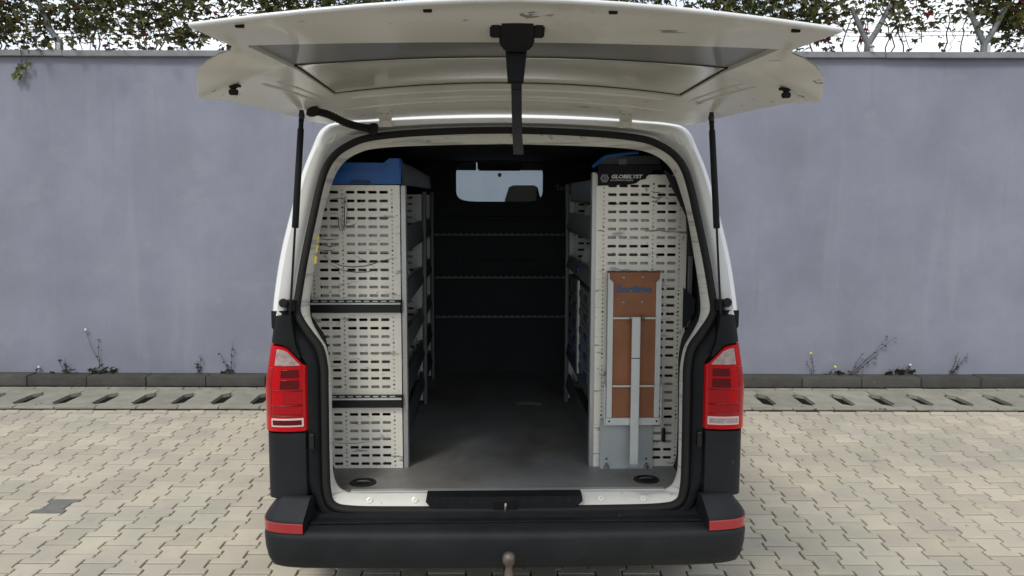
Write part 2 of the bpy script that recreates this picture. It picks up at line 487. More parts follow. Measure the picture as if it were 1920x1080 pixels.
so = MB()
for (ya, yb_, zz) in ((6.90, 6.974, -.004), (7.795, 7.816, .004)):       # front strip: groove shade painted as a dark sheet; rear strip: dirt at the kerb
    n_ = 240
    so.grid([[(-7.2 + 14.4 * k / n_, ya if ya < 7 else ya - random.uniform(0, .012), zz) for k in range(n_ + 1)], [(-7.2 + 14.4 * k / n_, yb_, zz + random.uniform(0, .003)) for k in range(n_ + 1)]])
so.build('groove_shade_and_silt', 'sand_and_shade', pave, recalc=False)
# ---- drainage channel of slotted slabs
dr = MB().face([(-7.2, 6.97, -0.05), (7.2, 6.97, -0.05), (7.2, 7.815, -0.05), (-7.2, 7.815, -0.05)]).build('drainage_channel', 'black_hole', recalc=False)
tag(dr, 'shallow concrete drainage strip with dark slots along the wall foot', 'drain', kind='structure')
def slab_mesh():
    w = 0.343; m = MB(); i0 = -w / 2 + 0.003; i1 = w / 2 - 0.003
    y0, y1 = -.345, .345; s0, s1 = -.17, .20; hw = 0.056
    pts = [(i0, y0), (i1, y0), (i1, s0 - .03), (i1 - hw, s0 + .03), (i1 - hw, s1 - .03), (i1, s1 + .03), (i1, y1), (i0, y1), (i0, s1 + .03), (i0 + hw, s1 - .03), (i0 + hw, s0 + .03), (i0, s0 - .03)]
    def z(y): return -0.012 - 0.014 * (1 - abs(y / 0.345))
    i = len(m.v); n = len(pts)
    for dz in (0, -0.04): m.v += [(x, y, z(y) + dz) for x, y in pts]
    m.f.append((i, i + 1, i + 2, i + 11)); m.f.append((i + 11, i + 2, i + 3, i + 10)); m.f.append((i + 10, i + 3, i + 4, i + 9))
    m.f.append((i + 9, i + 4, i + 5, i + 8)); m.f.append((i + 8, i + 5, i + 6, i + 7))
    for k in range(n):
        q = (k + 1) % n; m.f.append((i + k, i + n + k, i + n + q, i + q))
    return m
sl0 = slab_mesh().build('slotted_slab', 'slab', dr)
st0 = MB().box(-.1685, .1685, -.0365, .0365, -.05, 0.014, .008).build('edge_strip', 'slab', dr)
sb0 = MB().box(-.1685, .1685, -.028, .028, -.05, -0.002, .005).build('edge_strip', 'slab', dr)
k = 0
for c in range(-20, 21):
    x = -4.105 + 0.343 * (c + 12)
    if abs(x) > 7: continue
    for src, dx, yc in ((sl0, 0, 7.40), (st0, 0.11, 7.0115), (sb0, 0.2, 7.780)):
        o = src if k == 0 else src.copy()
        if k: COL.objects.link(o); o.parent = dr
        o.location = (x + dx, yc + random.uniform(-.003, .003), random.uniform(-.003, .002))
        o.rotation_euler = (0, 0, random.uniform(-.004, .004))
    k += 1

# ---- kerb
kb = MB().box(-7.2, 7.2, 7.83, 8.06, -0.06, 0.07).build('kerb', 'black_hole')
tag(kb, 'low dark grey concrete kerb at the foot of the wall', 'kerb', kind='structure')
k0 = MB().box(-.2755, .2755, -.0925, .0925, -.05, .095, .012).build('kerb_stone', 'kerb', kb, smooth=40)
k = 0
for c in range(-13, 14):
    o = k0 if k == 0 else k0.copy()
    if k: COL.objects.link(o); o.parent = kb
    k += 1
    o.location = (3.541 + 0.556 * (c - 6), 7.9075 + random.uniform(-.004, .004), random.uniform(-.004, .003))
    o.rotation_euler = (0, 0, random.uniform(-.006, .006))

# ---- boundary wall
wall = empty('boundary_wall', (0, 8.0, 0))
tag(wall, 'tall lilac grey plastered boundary wall behind the van', 'wall')
nx, nz = 90, 20
rows = []
for a in range(nz + 1):
    z = 3.03 * a / nz
    rows.append([(-9 + 18 * b / nx, 8.0 + 0.006 * math.sin(b * .7 + a * .31) * math.sin(a * .45 + b * .17), z) for b in range(nx + 1)])
wf = MB().grid(rows)
wf.face([(-9, 8.30, 0), (-9, 8.30, 3.03), (9, 8.30, 3.03), (9, 8.30, 0)])
wf.face([(-9, 8.006, 3.029), (9, 8.006, 3.029), (9, 8.3, 3.029), (-9, 8.3, 3.029)])
wf.build('plaster_face', 'plaster', wall, (0, 8, 0), smooth=60, recalc=False)
cp = MB().box(-.748, .748, -.055, .355, 3.03, 3.085, .008).build('coping_slab', 'coping', wall)
for k in range(12):
    o = cp if k == 0 else cp.copy()
    if k: COL.objects.link(o); o.parent = wall
    o.location = (-8.25 + 1.5 * k + .4, random.uniform(-.006, .006), random.uniform(-.003, .004))

# ================================================================== VAN
OX, OY, YAW = -0.02, 3.42, R(1.6)
VM = Matrix.Translation((OX, OY, 0)) @ Matrix.Rotation(YAW, 4, 'Z')
van = empty('delivery_van', (OX, OY, 0), YAW)
tag(van, 'white panel van seen from behind with its tailgate raised', 'van')
def vthing(name, base, label, cat, group=None):
    o = empty(name, VM @ Vector(base), YAW)
    return tag(o, label, cat, group)

SEAL = [(0, .218, 2.043), (.2, .217, 2.039), (.42, .214, 2.027), (.575, .21, 2.008), (.65, .204, 1.981), (.71, .195, 1.941), (.75, .182, 1.885), (.775, .163, 1.805),
        (.80, .134, 1.681), (.83, .097, 1.518), (.85, .064, 1.377), (.857, .047, 1.302), (.84, .036, 1.256), (.803, .03, 1.199), (.766, .03, 1.144), (.75, .03, 1.067), (.749, .03, .972),
        (.751, .03, .671), (.747, .03, .539), (.722, .03, .482), (.645, .03, .462), (.42, .03, .457), (0, .03, .455)]
LIP = [(0, .25, 1.985), (.2, .25, 1.981), (.42, .247, 1.974), (.56, .243, 1.962), (.625, .238, 1.943), (.675, .232, 1.912), (.713, .222, 1.862), (.738, .203, 1.79),
       (.766, .176, 1.68), (.79, .14, 1.515), (.806, .106, 1.38), (.811, .09, 1.302), (.80, .077, 1.245), (.768, .072, 1.183), (.741, .071, 1.135), (.727, .071, 1.06), (.724, .071, .97),
       (.727, .071, .67), (.72, .08, .57), (.69, .09, .527), (.63, .093, .513), (.42, .094, .511), (0, .094, .511)]
OUT = [(0, .235, 2.105), (.2, .235, 2.102), (.42, .23, 2.094), (.60, .225, 2.082), (.715, .22, 2.066), (.775, .21, 2.03), (.808, .19, 1.955), (.843, .16, 1.855),
       (.882, .12, 1.70), (.918, .078, 1.53), (.938, .04, 1.375), (.945, .016, 1.276)]
def mirror_ring(pts):      # right half given top->bottom; full closed ring
    return pts + [(-x, y, z) for (x, y, z) in reversed(pts[1:-1])]
NS = 5
seal_h = [tuple(p) for p in spline(SEAL, NS)]
lip_h = [tuple(p) for p in spline(LIP, NS)]
out_h = [tuple(p) for p in spline(OUT, NS)]
nW = 11 * NS + 1          # stations of the white upper part

def shift(p, dx=0, dy=0, dz=0, k=1.0):
    return (p[0] + math.copysign(dx, p[0]) if abs(p[0]) > 1e-6 else 0, p[1] + dy, p[2] + dz)
# white rear frame above the belt: from the seal out to the body corner, then forward as body side and roof
fr = MB()
rowsR = []
for i in range(nW):
    s, o = Vector(seal_h[i]), Vector(out_h[i])
    d = (o - s)
    n_in = Vector((d.x, 0, d.z)).normalized()
    a = s + n_in * 0.012 + Vector((0, .028, 0))
    b = s + d * 0.30 + Vector((0, .022, 0))
    c_ = s + d * 0.48 + Vector((0, -.004, 0))
    c2 = s + d * 0.80 + Vector((0, -.010, 0))
    e = o + Vector((0, 0.004, 0))
    f1 = o + n_in * 0.010 + Vector((0, .03, 0))
    f2 = o + n_in * 0.016 + Vector((0, .10, 0))
    rowsR.append([s + Vector((0, .03, 0)), a, b, c_, c2, e, f1, f2])
full = rowsR[::-1] + [[Vector((-p.x, p.y, p.z)) for p in r] for r in rowsR[1:]]
fr.grid(full)
fr.build('rear_frame', 'white_paint', van, smooth=50)
# body shell: roof and sides forward of the frame
shell_prof = [r[-1] for r in full]
sides = MB()
def side_row(y, k):
    out = []
    for p in shell_prof:
        x = p.x; z = p.z
        if abs(x) > 0.7: x = math.copysign(abs(x) + k * .02, x)
        out.append((x, y if y is not None else p.y, z + (0.02 * k if z > 1.9 else 0)))
    return out
sides.grid([side_row(None, 0), side_row(.7, .7), side_row(1.6, 1), side_row(2.7, 1), side_row(3.0, .6)])
for sx in (-1, 1):      # lower sides in body colour
    sides.grid([[(sx * .964, .25, 1.252), (sx * .984, .7, 1.252), (sx * .984, 2.7, 1.252), (sx * .976, 3.0, 1.252), (sx * .95, 3.7, 1.1), (sx * .86, 4.2, 1.02)],
                [(sx * .982, .25, .95), (sx * .992, .7, .95), (sx * .992, 2.7, .95), (sx * .99, 3.0, .95), (sx * .96, 3.7, .9), (sx * .88, 4.25, .85)],
                [(sx * .982, .25, .45), (sx * .99, .7, .45), (sx * .99, 2.7, .45), (sx * .98, 3.0, .45), (sx * .96, 3.7, .4), (sx * .88, 4.25, .4)]])
sides.grid([[(-.86, 4.2, 1.02), (0, 4.32, 1.04), (.86, 4.2, 1.02)], [(-.88, 4.25, .85), (0, 4.4, .85), (.88, 4.25, .85)], [(-.88, 4.25, .3), (0, 4.4, .3), (.88, 4.25, .3)]])
sides.grid([[(-.9, 3.62, 1.24), (0, 3.66, 1.26), (.9, 3.62, 1.24)], [(-.86, 4.2, 1.02), (0, 4.32, 1.04), (.86, 4.2, 1.02)]])
for sx in (-1, 1):      # cab pillars and cab sides below the windows
    sides.face([(sx * .82, 3.0, 2.03), (sx * .76, 3.06, 2.07), (sx * .84, 3.62, 1.26), (sx * .92, 3.60, 1.24)])
    sides.face([(sx * .976, 3.0, 1.252), (sx * .95, 3.7, 1.1), (sx * .9, 3.62, 1.24)])
    sides.face([(sx * .90, 3.0, 1.70), (sx * .90, 3.0, 1.252), (sx * .93, 3.02, 1.252), (sx * .89, 3.02, 1.70)])
sides.build('body_shell', 'white_paint', van, smooth=50)
for sx in (-1, 1):
    MB().face([(sx * .815, 3.0, 2.02), (sx * .93, 3.0, 1.252), (sx * .905, 3.6, 1.245)]).build('cab_window', 'glass_clear', van, recalc=False)
MB().grid([[(-.79, 3.02, 2.075), (-.4, 3.04, 2.09), (0, 3.05, 2.095), (.4, 3.04, 2.09), (.79, 3.02, 2.075)],
           [(-.84, 3.62, 1.255), (-.42, 3.65, 1.265), (0, 3.66, 1.27), (.42, 3.65, 1.265), (.84, 3.62, 1.255)]]).build('windscreen', 'glass_screen', van, smooth=60)
MB().box(-.95, .95, .12, 4.1, .30, .42).build('underbody', 'black_plastic', van)

# black lower frame between the seal and the corner trims
lf = MB()
low = []
for i in range(nW - 1, len(seal_h)):
    s = Vector(seal_h[i])
    z = s.z
    if z > 0.60:
        ox = max(abs(s.x) + .02, interp([(.6, .825), (1.09, .825), (1.16, .90), (1.235, .952)], z))
        o = Vector((ox, .022, max(z - 0.0, .6)))
        low.append([s + Vector((0, .028, 0)), s + (o - s) * .2 + Vector((0, .012, 0)), s + (o - s) * .38 + Vector((0, -.006, 0)), s + (o - s) * .8 + Vector((0, -.012, 0)), o])
    else:
        t = min(1, (0.60 - z) / .12)
        d = Vector((.825 - s.x, 0, 0)) * (1 - t) + Vector((0.02 * (s.x > .5), 0, -.055)) * t
        o = s + d + Vector((0, -.008, 0))
        low.append([s + Vector((0, .028, 0)), s + d * .2 + Vector((0, .012, 0)), s + d * .38 + Vector((0, -.01, 0)), s + d * .8 + Vector((0, -.014, 0)), o])
lf.grid(low + [[Vector((-p.x, p.y, p.z)) for p in r] for r in low[::-1][1:]])
lf.build('lower_frame', 'black_plastic', van, smooth=50)

# rubber seal all the way round
ringS = mirror_ring(seal_h)
sm = MB()
prof = [(-.016, .026), (-.017, -.004), (-.008, -.014), (.004, -.014), (.012, -.006), (.013, .026)]
srows = []
N = len(ringS)
for i in range(N):
    p = Vector(ringS[i]); a = Vector(ringS[i - 1]); b = Vector(ringS[(i + 1) % N])
    t = (b - a); n2 = Vector((t.z, 0, -t.x)).normalized()
    if n2.dot(Vector((p.x, 0, p.z - 1.25))) < 0: n2 = -n2
    srows.append([p + n2 * q[0] * 1.0 + Vector((0, q[1], 0)) for q in prof])
srows.append(srows[0])
sm.grid(srows)
sm.build('door_seal', 'rubber', van, smooth=60)
# painted inner flange inside the seal
ringL = mirror_ring(lip_h)
lm = MB(); lrows = []
for i in range(N):
    s, l_ = Vector(ringS[i]), Vector(ringL[i])
    dirx = (l_ - s); dirx.y = 0; dn = dirx.normalized()
    a = s + dn * .008 + Vector((0, .006, 0))
    b = s + (l_ - s) * .45 + Vector((0, -.006 if s.z > .6 else .0, 0))
    e = l_
    e2 = l_ - dn * .006 + Vector((0, .03, 0))
    e3 = l_ - dn * .07 + Vector((0, .06, 0))
    lrows.append([a, b, e, e2, e3])
lrows.append(lrows[0])
lm.grid(lrows)
lm.build('inner_flange', 'flange', van, smooth=55)
# cargo lining: tube forward of the flange
tube = []
for y in (.16, .42, 1.4, 2.62):
    row = []
    for i in range(N):
        l_ = Vector(ringL[i]); x, z = l_.x, l_.z
        kx = 1.10 if abs(x) > .5 else 1.0
        row.append((x * kx if abs(x) < .79 else math.copysign(.875, x), max(y, l_.y + .03), z + (.03 if z > 1.9 else (-.03 if z < .6 else 0))))
    tube.append(row + [row[0]])
MB().grid(tube).build('cargo_lining', 'lining', van, smooth=50)
FZ = 0.518
fl = MB()
fl.box(-.86, .86, .125, 2.62, FZ - .02, FZ, .003)
cf = fl.build('cargo_floor', 'floor_mat', van)
MB().box(-.66, .68, .098, .128, FZ - .012, FZ + .004, .004).build('floor_edge_strip', 'aluminium', van)
for (x, y) in ((-.622, .185 + .03), (.623, .2 + .03)):
    c_ = MB().lathe((x, y, FZ), (0, 0, 1), [(.058, 0), (.056, .004), (.044, .004), (.041, -.0), (.036, .0012), (0.0, .0012)], 24).build('lashing_cup', 'black_plastic', van, smooth=40)
    MB().tube([(x - .03, y, FZ + .004), (x - .015, y, FZ + .008), (x + .015, y, FZ + .008), (x + .03, y, FZ + .004)], .004, 6).build('lashing_bar', 'black_gloss', c_)
# white sill studs, black latch cover
for x in (-.575, -.385, .40, .58):
    MB().lathe((x, .066, .492), (0, -.8, .5), [(.013, -.006), (.013, .004), (.006, .005), (.005, -.001), (0, -.001)], 14).build('sill_plug', 'white_dirty', van, smooth=40)
lc = MB().prism([(-.308, .448), (.282, .448), (.284, .466), (.318, .498), (.316, .521), (-.333, .521), (-.337, .498), (-.308, .466)], .022, .1, .004).build('latch_cover', 'black_plastic', van)
for k in range(17):
    x = -.295 + .037 * k
    if abs(x + .005) < .07: continue
    MB().box(x - .004, x + .004, .019, .03, .491, .509, .002).build('rib', 'grey_plastic', lc)
MB().box(-.055, .045, .0175, .03, .456, .498).build('latch_opening', 'black_hole', lc)
MB().tube([(-.006, .016, .459), (-.006, .012, .47), (-.005, .012, .483), (-.004, .016, .494)], .005, 8).build('striker', 'steel', lc)

# rear corner trims, lamps
CP = [(.816, .035), (.818, .006), (.83, -.006), (.88, -.016), (.93, -.013), (.962, .000), (.979, .030), (.985, .09), (.986, .26)]
CPS = [tuple(p) for p in spline([(x, y, 0) for x, y in CP], 4)]
def cprof(off, z, s0=0.0, s1=1.0, n=20):
    """points along the corner plan curve from parameter s0..s1, pushed out by off"""
    L = [0]
    for a, b in zip(CPS, CPS[1:]): L.append(L[-1] + math.hypot(b[0] - a[0], b[1] - a[1]))
    out = []
    for k in range(n + 1):
        t = (s0 + (s1 - s0) * k / n) * L[-1]
        j = max(i for i in range(len(L)) if L[i] <= t + 1e-9); j = min(j, len(CPS) - 2)
        u = (t - L[j]) / max(L[j + 1] - L[j], 1e-9)
        x = CPS[j][0] + (CPS[j + 1][0] - CPS[j][0]) * u; y = CPS[j][1] + (CPS[j + 1][1] - CPS[j][1]) * u
        tx, ty = CPS[j + 1][0] - CPS[j][0], CPS[j + 1][1] - CPS[j][1]; d = math.hypot(tx, ty)
        out.append((x + ty / d * off, y - tx / d * off, z))
    return out
def s_at_x(x):
    pts = cprof(0, 0, 0, 1, 200)
    best = min(range(201), key=lambda i: abs(pts[i][0] - x)); return best / 200
def corner_patch(side, zfun, s0, s1, off, name, m, parent, n=18, lip=0.006, cap=False):
    """zfun(x) -> (z0, z1). patch with a small returned edge; the corner leans inwards above the lamp's middle."""
    mb = MB()
    base = cprof(off, 0, s0, s1, n); back = cprof(off - lip, 0, s0, s1, n)
    NR = 6
    r = [[] for _ in range(NR + 3)]
    def lean(x, y, z):
        return (side * (x - max(0, z - 1.0) * .16 * max(0, min(1, (x - .86) / .09))), y, z)
    for p, q in zip(base, back):
        z0, z1 = zfun(p[0])
        r[0].append(lean(q[0], q[1], z0))
        for k in range(NR + 1): r[k + 1].append(lean(p[0], p[1], z0 + .002 + (z1 - z0 - .004) * k / NR))
        r[-1].append(lean(q[0], q[1], z1))
    if cap: r.append([(x, max(y, .07), z + .004) for x, y, z in r[-1]])
    mb.grid(r)
    for e in (0, -1):
        mb.face([row[e] for row in r[:NR + 3]])
    return mb.build(name, m, parent, smooth=50)
LT = [(.80, 1.075), (.818, 1.084), (.86, 1.130), (.885, 1.152), (.92, 1.162), (.99, 1.166)]
for side in (-1, 1):
    corner_patch(side, lambda x: (.53, .806), 0, 1, 0, 'corner_panel', 'grey_plastic', van, 24, .01)
    corner_patch(side, lambda x: (interp(LT, x) + .006, 1.284 if x > .868 else interp(LT, x) + .02 + max(0, x - .84) * 3.0), s_at_x(.835), .93, .004, 'lamp_top_trim', 'black_plastic', van, 20, .004, True)
    lamp = corner_patch(side, lambda x: (.812, interp(LT, x)), 0.02, .93, .006, 'tail_lamp', 'lamp_red', van, 24, .012)
    lamp['label'] = 'red tail lamp with pale reversing lens on top'
    sa = s_at_x
    corner_patch(side, lambda x: (1.083, interp(LT, x) - .012), sa(.836), sa(.945), .009, 'reversing_lens', 'lamp_clear', lamp, 14, .004)
    corner_patch(side, lambda x: (1.034, 1.068), sa(.840), sa(.915), .009, 'upper_chamber', 'lamp_dark', lamp, 10, .004)
    corner_patch(side, lambda x: (.988, 1.026), sa(.840), sa(.915), .009, 'lower_chamber', 'lamp_dark', lamp, 10, .004)
    corner_patch(side, lambda x: (.925, .980), sa(.832), sa(.905), .008, 'brake_chamber', 'lamp_mid', lamp, 10, .003)
    corner_patch(side, lambda x: (.884, .917), sa(.832), sa(.945), .009, 'fog_chamber', 'lamp_mid', lamp, 10, .004)
    for zz in (.981, .9205, .878):
        corner_patch(side, lambda x, zz=zz: (zz - .0015, zz + .0025), sa(.828), sa(.952), .0092, 'lens_rib', 'lamp_dark', lamp, 12, .002)
    corner_patch(side, lambda x: (.875, 1.075), sa(.951), sa(.966), .0075, 'side_chamber', 'lamp_mid', lamp, 6, .003)
    fr_ = corner_patch(side, lambda x: (.832, .868), sa(.828), sa(.950), .009, 'indicator_frame', 'lamp_bright', lamp, 12, .004)
    corner_patch(side, lambda x: (.839, .862), sa(.834), sa(.944), .0105, 'indicator_lens', 'lamp_dark' if side < 0 else 'lamp_clear', lamp, 12, .003)
    # small black lock box on the frame beside the lamp
    MB().box(side * .786, side * .806, -.006, .03, .735, .80, .006).build('lock_catch', 'black_gloss', van)
    # bump stop and strut bracket on the pillar
    MB().lathe((side * .897, .035, 1.336), (0, -1, 0), [(.010, 0), (.010, .02), (.017, .024), (.019, .034), (.015, .044), (0, .047)], 16).build('buffer', 'rubber', van, smooth=40)
    MB().prism([(side * .872 - .016, 1.30), (side * .872 + .016, 1.30), (side * .872 + .018, 1.345), (side * .872 - .018, 1.345)], .008, .05, .004).build('strut_bracket', 'black_plastic', van)

# bumper
BC = [(.992, .40), (.998, .12), (.999, .03), (.988, -.035), (.955, -.08), (.875, -.105), (.75, -.115), (.4, -.126), (0, -.130)]
bc_h = [tuple(p) for p in spline([(x, y, 0) for x, y in BC], 4)]
bc = bc_h + [(-x, y, z) for x, y, z in bc_h[::-1][1:]]
def along(curve, sect, clampx=None):
    rows = []
    for i, p in enumerate(curve):
        a = Vector(curve[max(i - 1, 0)]); b = Vector(curve[min(i + 1, len(curve) - 1)])
        t = (b - a).normalized(); n = Vector((-t.y, t.x, 0))
        if n.dot(Vector((-p[0], 1 - p[1], 0))) < 0: n = -n
        row = []
        for (ins, z) in sect:
            q = Vector(p) + n * ins; row.append((q.x, q.y, z))
        rows.append(row)
    return rows
bs = [(.16, .47), (.145, .458), (.10, .446), (.03, .428), (.012, .420), (.003, .410), (.0, .393), (.003, .345), (.012, .300), (.028, .270), (.06, .252), (.20, .248)]
MBb = MB().grid(along(bc, bs))
bump = MBb.build('bumper', 'grey_plastic', van, smooth=40)
for side in (-1, 1):
    cur = [p for p in bc_h if p[0] > .80]
    cur = [(side * p[0], p[1], 0) for p in cur]
    x_in = side * .818
    cur.append((x_in, cur[-1][1] - .003, 0)) if abs(cur[-1][0]) > .82 else None
    rows = along(cur, [(.090, .548), (.078, .547), (.066, .538), (.012, .474), (.005, .462), (.004, .418), (.02, .412)])
    m_ = MB().grid(rows); m_.face(rows[-1] + [(rows[-1][0][0], .05, .41), (rows[-1][0][0], .05, .55)])
    pod = m_.build('bumper_corner', 'grey_plastic', bump, smooth=40)
    rr = along(cur[6:], [(.006, .459), (.0005, .456), (.0005, .420), (.006, .417)])
    r_ = MB().grid(rr); r_.face(rr[-1])
    ro_ = r_.build('rear_reflector', 'reflector', bump, smooth=40)
    ro_['label'] = 'thin red reflector strip on the bumper corner'
MB().box(-.80, .80, -.06, .03, .440, .447, .002).build('bumper_step', 'black_plastic', bump)
# tow ball
tb = MB().lathe((.004, -.205, .262), (0, 0, 1), [(.018, -.06), (.018, .03), (.014, .05), (.014, .062), (.021, .068), (.0255, .082), (.026, .092), (.022, .106), (.012, .114), (0, .116)], 20)
tb.tube([(.004, -.205, .215), (.004, -.17, .19), (.004, -.05, .19), (.004, .3, .25)], .02, 10)
tow = tb.build('tow_ball', 'rust_steel', van, smooth=50)
# wheels
for (x, y) in ((-.86, .75), (.86, .75), (-.86, 3.55), (.86, 3.55)):
    w_ = MB().lathe((x - .1, y, .335), (1, 0, 0), [(.20, 0), (.30, .0), (.328, .03), (.335, .06), (.335, .15), (.328, .18), (.30, .205), (.20, .205)], 32).build('wheel', 'tyre', van, smooth=40)
    MB().lathe((x - .085, y, .335), (1, 0, 0), [(0.02, 0), (.205, 0), (.205, .18), (.02, .18)], 24).build('rim', 'steel', w_, smooth=40)

# ---- partition with its window, rails, cab seats
pt = MB()
hole = []
for k in range(24):
    t = 2 * math.pi * (k + .5) / 24
    c_, s_ = math.cos(t), math.sin(t)
    hole.append((.004 + .305 * math.copysign(abs(c_) ** .35, c_), 1.866 + .137 * math.copysign(abs(s_) ** .35, s_)))
outr = []
for k in range(24):
    t = 2 * math.pi * (k + .5) / 24
    c_, s_ = math.cos(t), math.sin(t); q = max(abs(c_), abs(s_))
    outr.append((.88 * c_ / q, 1.27 + .80 * s_ / q if s_ < 0 else 1.27 + .80 * s_ / q))
outr = [(x, max(.5, min(2.06, z))) for x, z in outr]
pt.grid([[(x, 2.60, z) for x, z in outr + outr[:1]], [(x, 2.60, z) for x, z in hole + hole[:1]], [(x, 2.63, z) for x, z in hole + hole[:1]]])
part = pt.build('partition', 'partition', van, recalc=True)
MB().face([(x, 2.615, z) for x, z in hole]).build('partition_pane', 'glass_clear', part, recalc=False)
MB().box(-.46, .5, 2.56, 2.60, 1.60, 1.625, .008).build('ledge', 'partition', part)
MB().box(-.25, .28, 2.585, 2.60, 1.24, 1.32, .006).build('stiffener', 'partition', part)
for z in (1.497, 1.197, .919):
    r_ = MB().box(-.455, .505, 2.545, 2.555, z - .004, z + .004)
    rail = r_.build('rail', 'rack_grey', part)
    t_ = MB()
    for k in range(24):
        x = -.44 + .04 * k
        t_.box(x, x + .024, 2.544, 2.556, z + .005, z + .012)
    t_.build('rail_tabs', 'rack_grey', rail)
for x in (-.44, .18):
    st = MB().box(x - .23, x + .23, 2.72, 2.84, .6, 1.68, .04).build('seat_back', 'seat_cloth', van, smooth=50)
    MB().prism([(x - .135, 1.66), (x + .125, 1.66), (x + .125, 1.74), (x + .10, 1.832), (x + .075, 1.846), (x - .075, 1.846), (x - .105, 1.832), (x - .135, 1.74)], 2.74, 2.84, .02).build('headrest', 'seat_cloth', st, smooth=50)
mr_ = MB().prism([(-.14, 1.955), (.16, 1.955), (.175, 1.97), (.175, 2.03), (-.155, 2.03), (-.155, 1.97)], 2.95, 2.985, .006).build('mirror_console', 'partition', van)
for sx in (-1, 1):
    MB().box(sx * .165, sx * .62, 2.955, 2.975, 1.958, 2.05, .006).build('sun_visor', 'rack_dark', van)
MB().lathe((.01, 3.0, 1.925), (0, -1, 0), [(0, .02), (.014, .018), (.016, 0), (0, 0)], 12).build('sensor_button', 'black_gloss', van)
MB().box(-.8, .8, 3.2, 3.7, 1.0, 1.28, .04).build('dashboard', 'partition', van)

# ================================================================== TAILGATE (open)
HWT = [(-1.295, .800), (-1.27, .800), (-1.24, .797), (-1.05, .790), (-.96, .788), (-.92, .800), (-.89, .836), (-.86, .880), (-.83, .915), (-.795, .944), (-.765, .957), (-.735, .963), (-.71, .955), (-.68, .94),
       (-.60, .910), (-.45, .885), (-.30, .866), (-.1, .845), (.05, .826), (.13, .805), (.18, .775), (.21, .74)]
ZED = [(-1.29, 2.171), (-1.25, 2.170), (-.93, 2.177), (-.88, 2.168), (-.82, 2.142), (-.785, 2.120), (-.76, 2.088), (-.735, 2.060), (-.6, 2.068), (-.3, 2.072), (.05, 2.073), (.21, 2.062)]
ZCT = [(-1.29, 2.232), (-1.25, 2.227), (-1.235, 2.221), (-1.215, 2.212), (-1.19, 2.203), (-1.12, 2.188), (-1.06, 2.177), (-1.04, 2.179), (-.96, 2.178), (-.75, 2.178), (-.2, 2.172), (-.12, 2.155), (-.08, 2.150), (.02, 2.148), (.05, 2.135), (.12, 2.118), (.21, 2.104)]
ZHR = [(-1.29, 2.178), (-1.235, 2.176), (-1.04, 2.174), (-.735, 2.152), (-.2, 2.131), (-.08, 2.120), (.05, 2.105), (.21, 2.078)]
HR = [(-1.3, .742), (-1.04, .742), (-.735, .672), (-.70, .666), (-.2, .640), (.22, .60)]
ystat = [-1.292, -1.285, -1.27, -1.25, -1.235, -1.215, -1.19, -1.12, -1.04, -1.0, -.96, -.915, -.88, -.845, -.815, -.785, -.76, -.735, -.715, -.68, -.60, -.5, -.4, -.30, -.2, -.16, -.12, -.08, -.02, .02, .05, .10, .13, .18, .21]
NSIDE, NCEN = 7, 12
def gate_row(y, lift=0.0, outer=False):
    hw, hr = interp(HWT, y), min(interp(HR, y), interp(HWT, y) - .03)
    zc, ze = interp(ZCT, y), interp(ZED, y)
    xs = [-hw + (hw - hr) * (1 - math.cos(math.pi / 2 * k / NSIDE)) for k in range(NSIDE)] + [-hr + 2 * hr * k / NCEN for k in range(NCEN)] + [hr + (hw - hr) * math.sin(math.pi / 2 * k / NSIDE) for k in range(NSIDE + 1)]
    row = []
    for x in xs:
        u = abs(x) / hw
        nf = max(0, min(1, (-1.0 - y) / .2))
        zr = zc - (zc - interp(ZHR, y)) * min(1, (abs(x) / hr)) ** (2 - .4 * nf)
        if abs(x) > hr:
            v = (abs(x) - hr) / (hw - hr)
            z = zr + (ze - zr) * v ** (1.7 - .7 * nf)
        else:
            z = zr
        yy = y + .03 * u * u if y < -1.1 else (y + .06 * u * u * max(0, min(1, (-.3 - y) / .8)) if abs(x) <= hr + 1e-6 else y + .06 * max(0, min(1, (-.3 - y) / .8)) * (hr / hw) ** 2 * (1 - (abs(x) - hr) / (hw - hr)))
        if outer:
            z += lift * min(1, (1 - u) / .30) * min(1, max(0, (y + 1.295)) / .45) * min(1, max(0, (.215 - y)) / .25) + .004
        row.append((x, yy, z + (0 if outer else lift)))
    return row
grow = [gate_row(y) for y in ystat]
i0 = ystat.index(-1.04); i1 = ystat.index(-.2)
c0, c1 = NSIDE, NSIDE + NCEN
gate_root = empty('tailgate', (0, 0, 0), 0, van)
gate_root['label'] = 'raised white tailgate seen from below'
fm = MB()
W = len(grow[0])
for r in grow: fm.v += r
for a in range(len(grow) - 1):
    for b in range(W - 1):
        if i0 <= a < i1 and c0 <= b < c1: continue
        fm.f.append((a * W + b, a * W + b + 1, (a + 1) * W + b + 1, (a + 1) * W + b))
# recess walls
edge = [(i0, b) for b in range(c0, c1 + 1)] + [(a, c1) for a in range(i0 + 1, i1 + 1)] + [(i1, b) for b in range(c1 - 1, c0 - 1, -1)] + [(a, c0) for a in range(i1 - 1, i0, -1)]
e1 = [Vector(grow[a][b]) for a, b in edge]; e2 = [p + Vector((0, 0, .016)) for p in e1]
fm.grid([e1 + e1[:1], e2 + e2[:1]])
fm.build('inner_frame', 'gate_paint', gate_root, smooth=35)
im = [k for k, y in enumerate(ystat) if y == -.735][0]
def sub(a0, a1, lift, inset=0.006):
    out = []
    for a in range(a0, a1 + 1):
        row = [Vector(p) + Vector((0, 0, lift)) for p in grow[a][c0:c1 + 1]]
        row[0].x += inset; row[-1].x -= inset
        out.append(row)
    return out
gp = sub(i0, im, .012)
for p in gp[0]: p.y += .006
MB().grid(gp).build('lower_panel', 'gate_recess_shade', gate_root, smooth=50)
sp = sub(im, i1, .010)
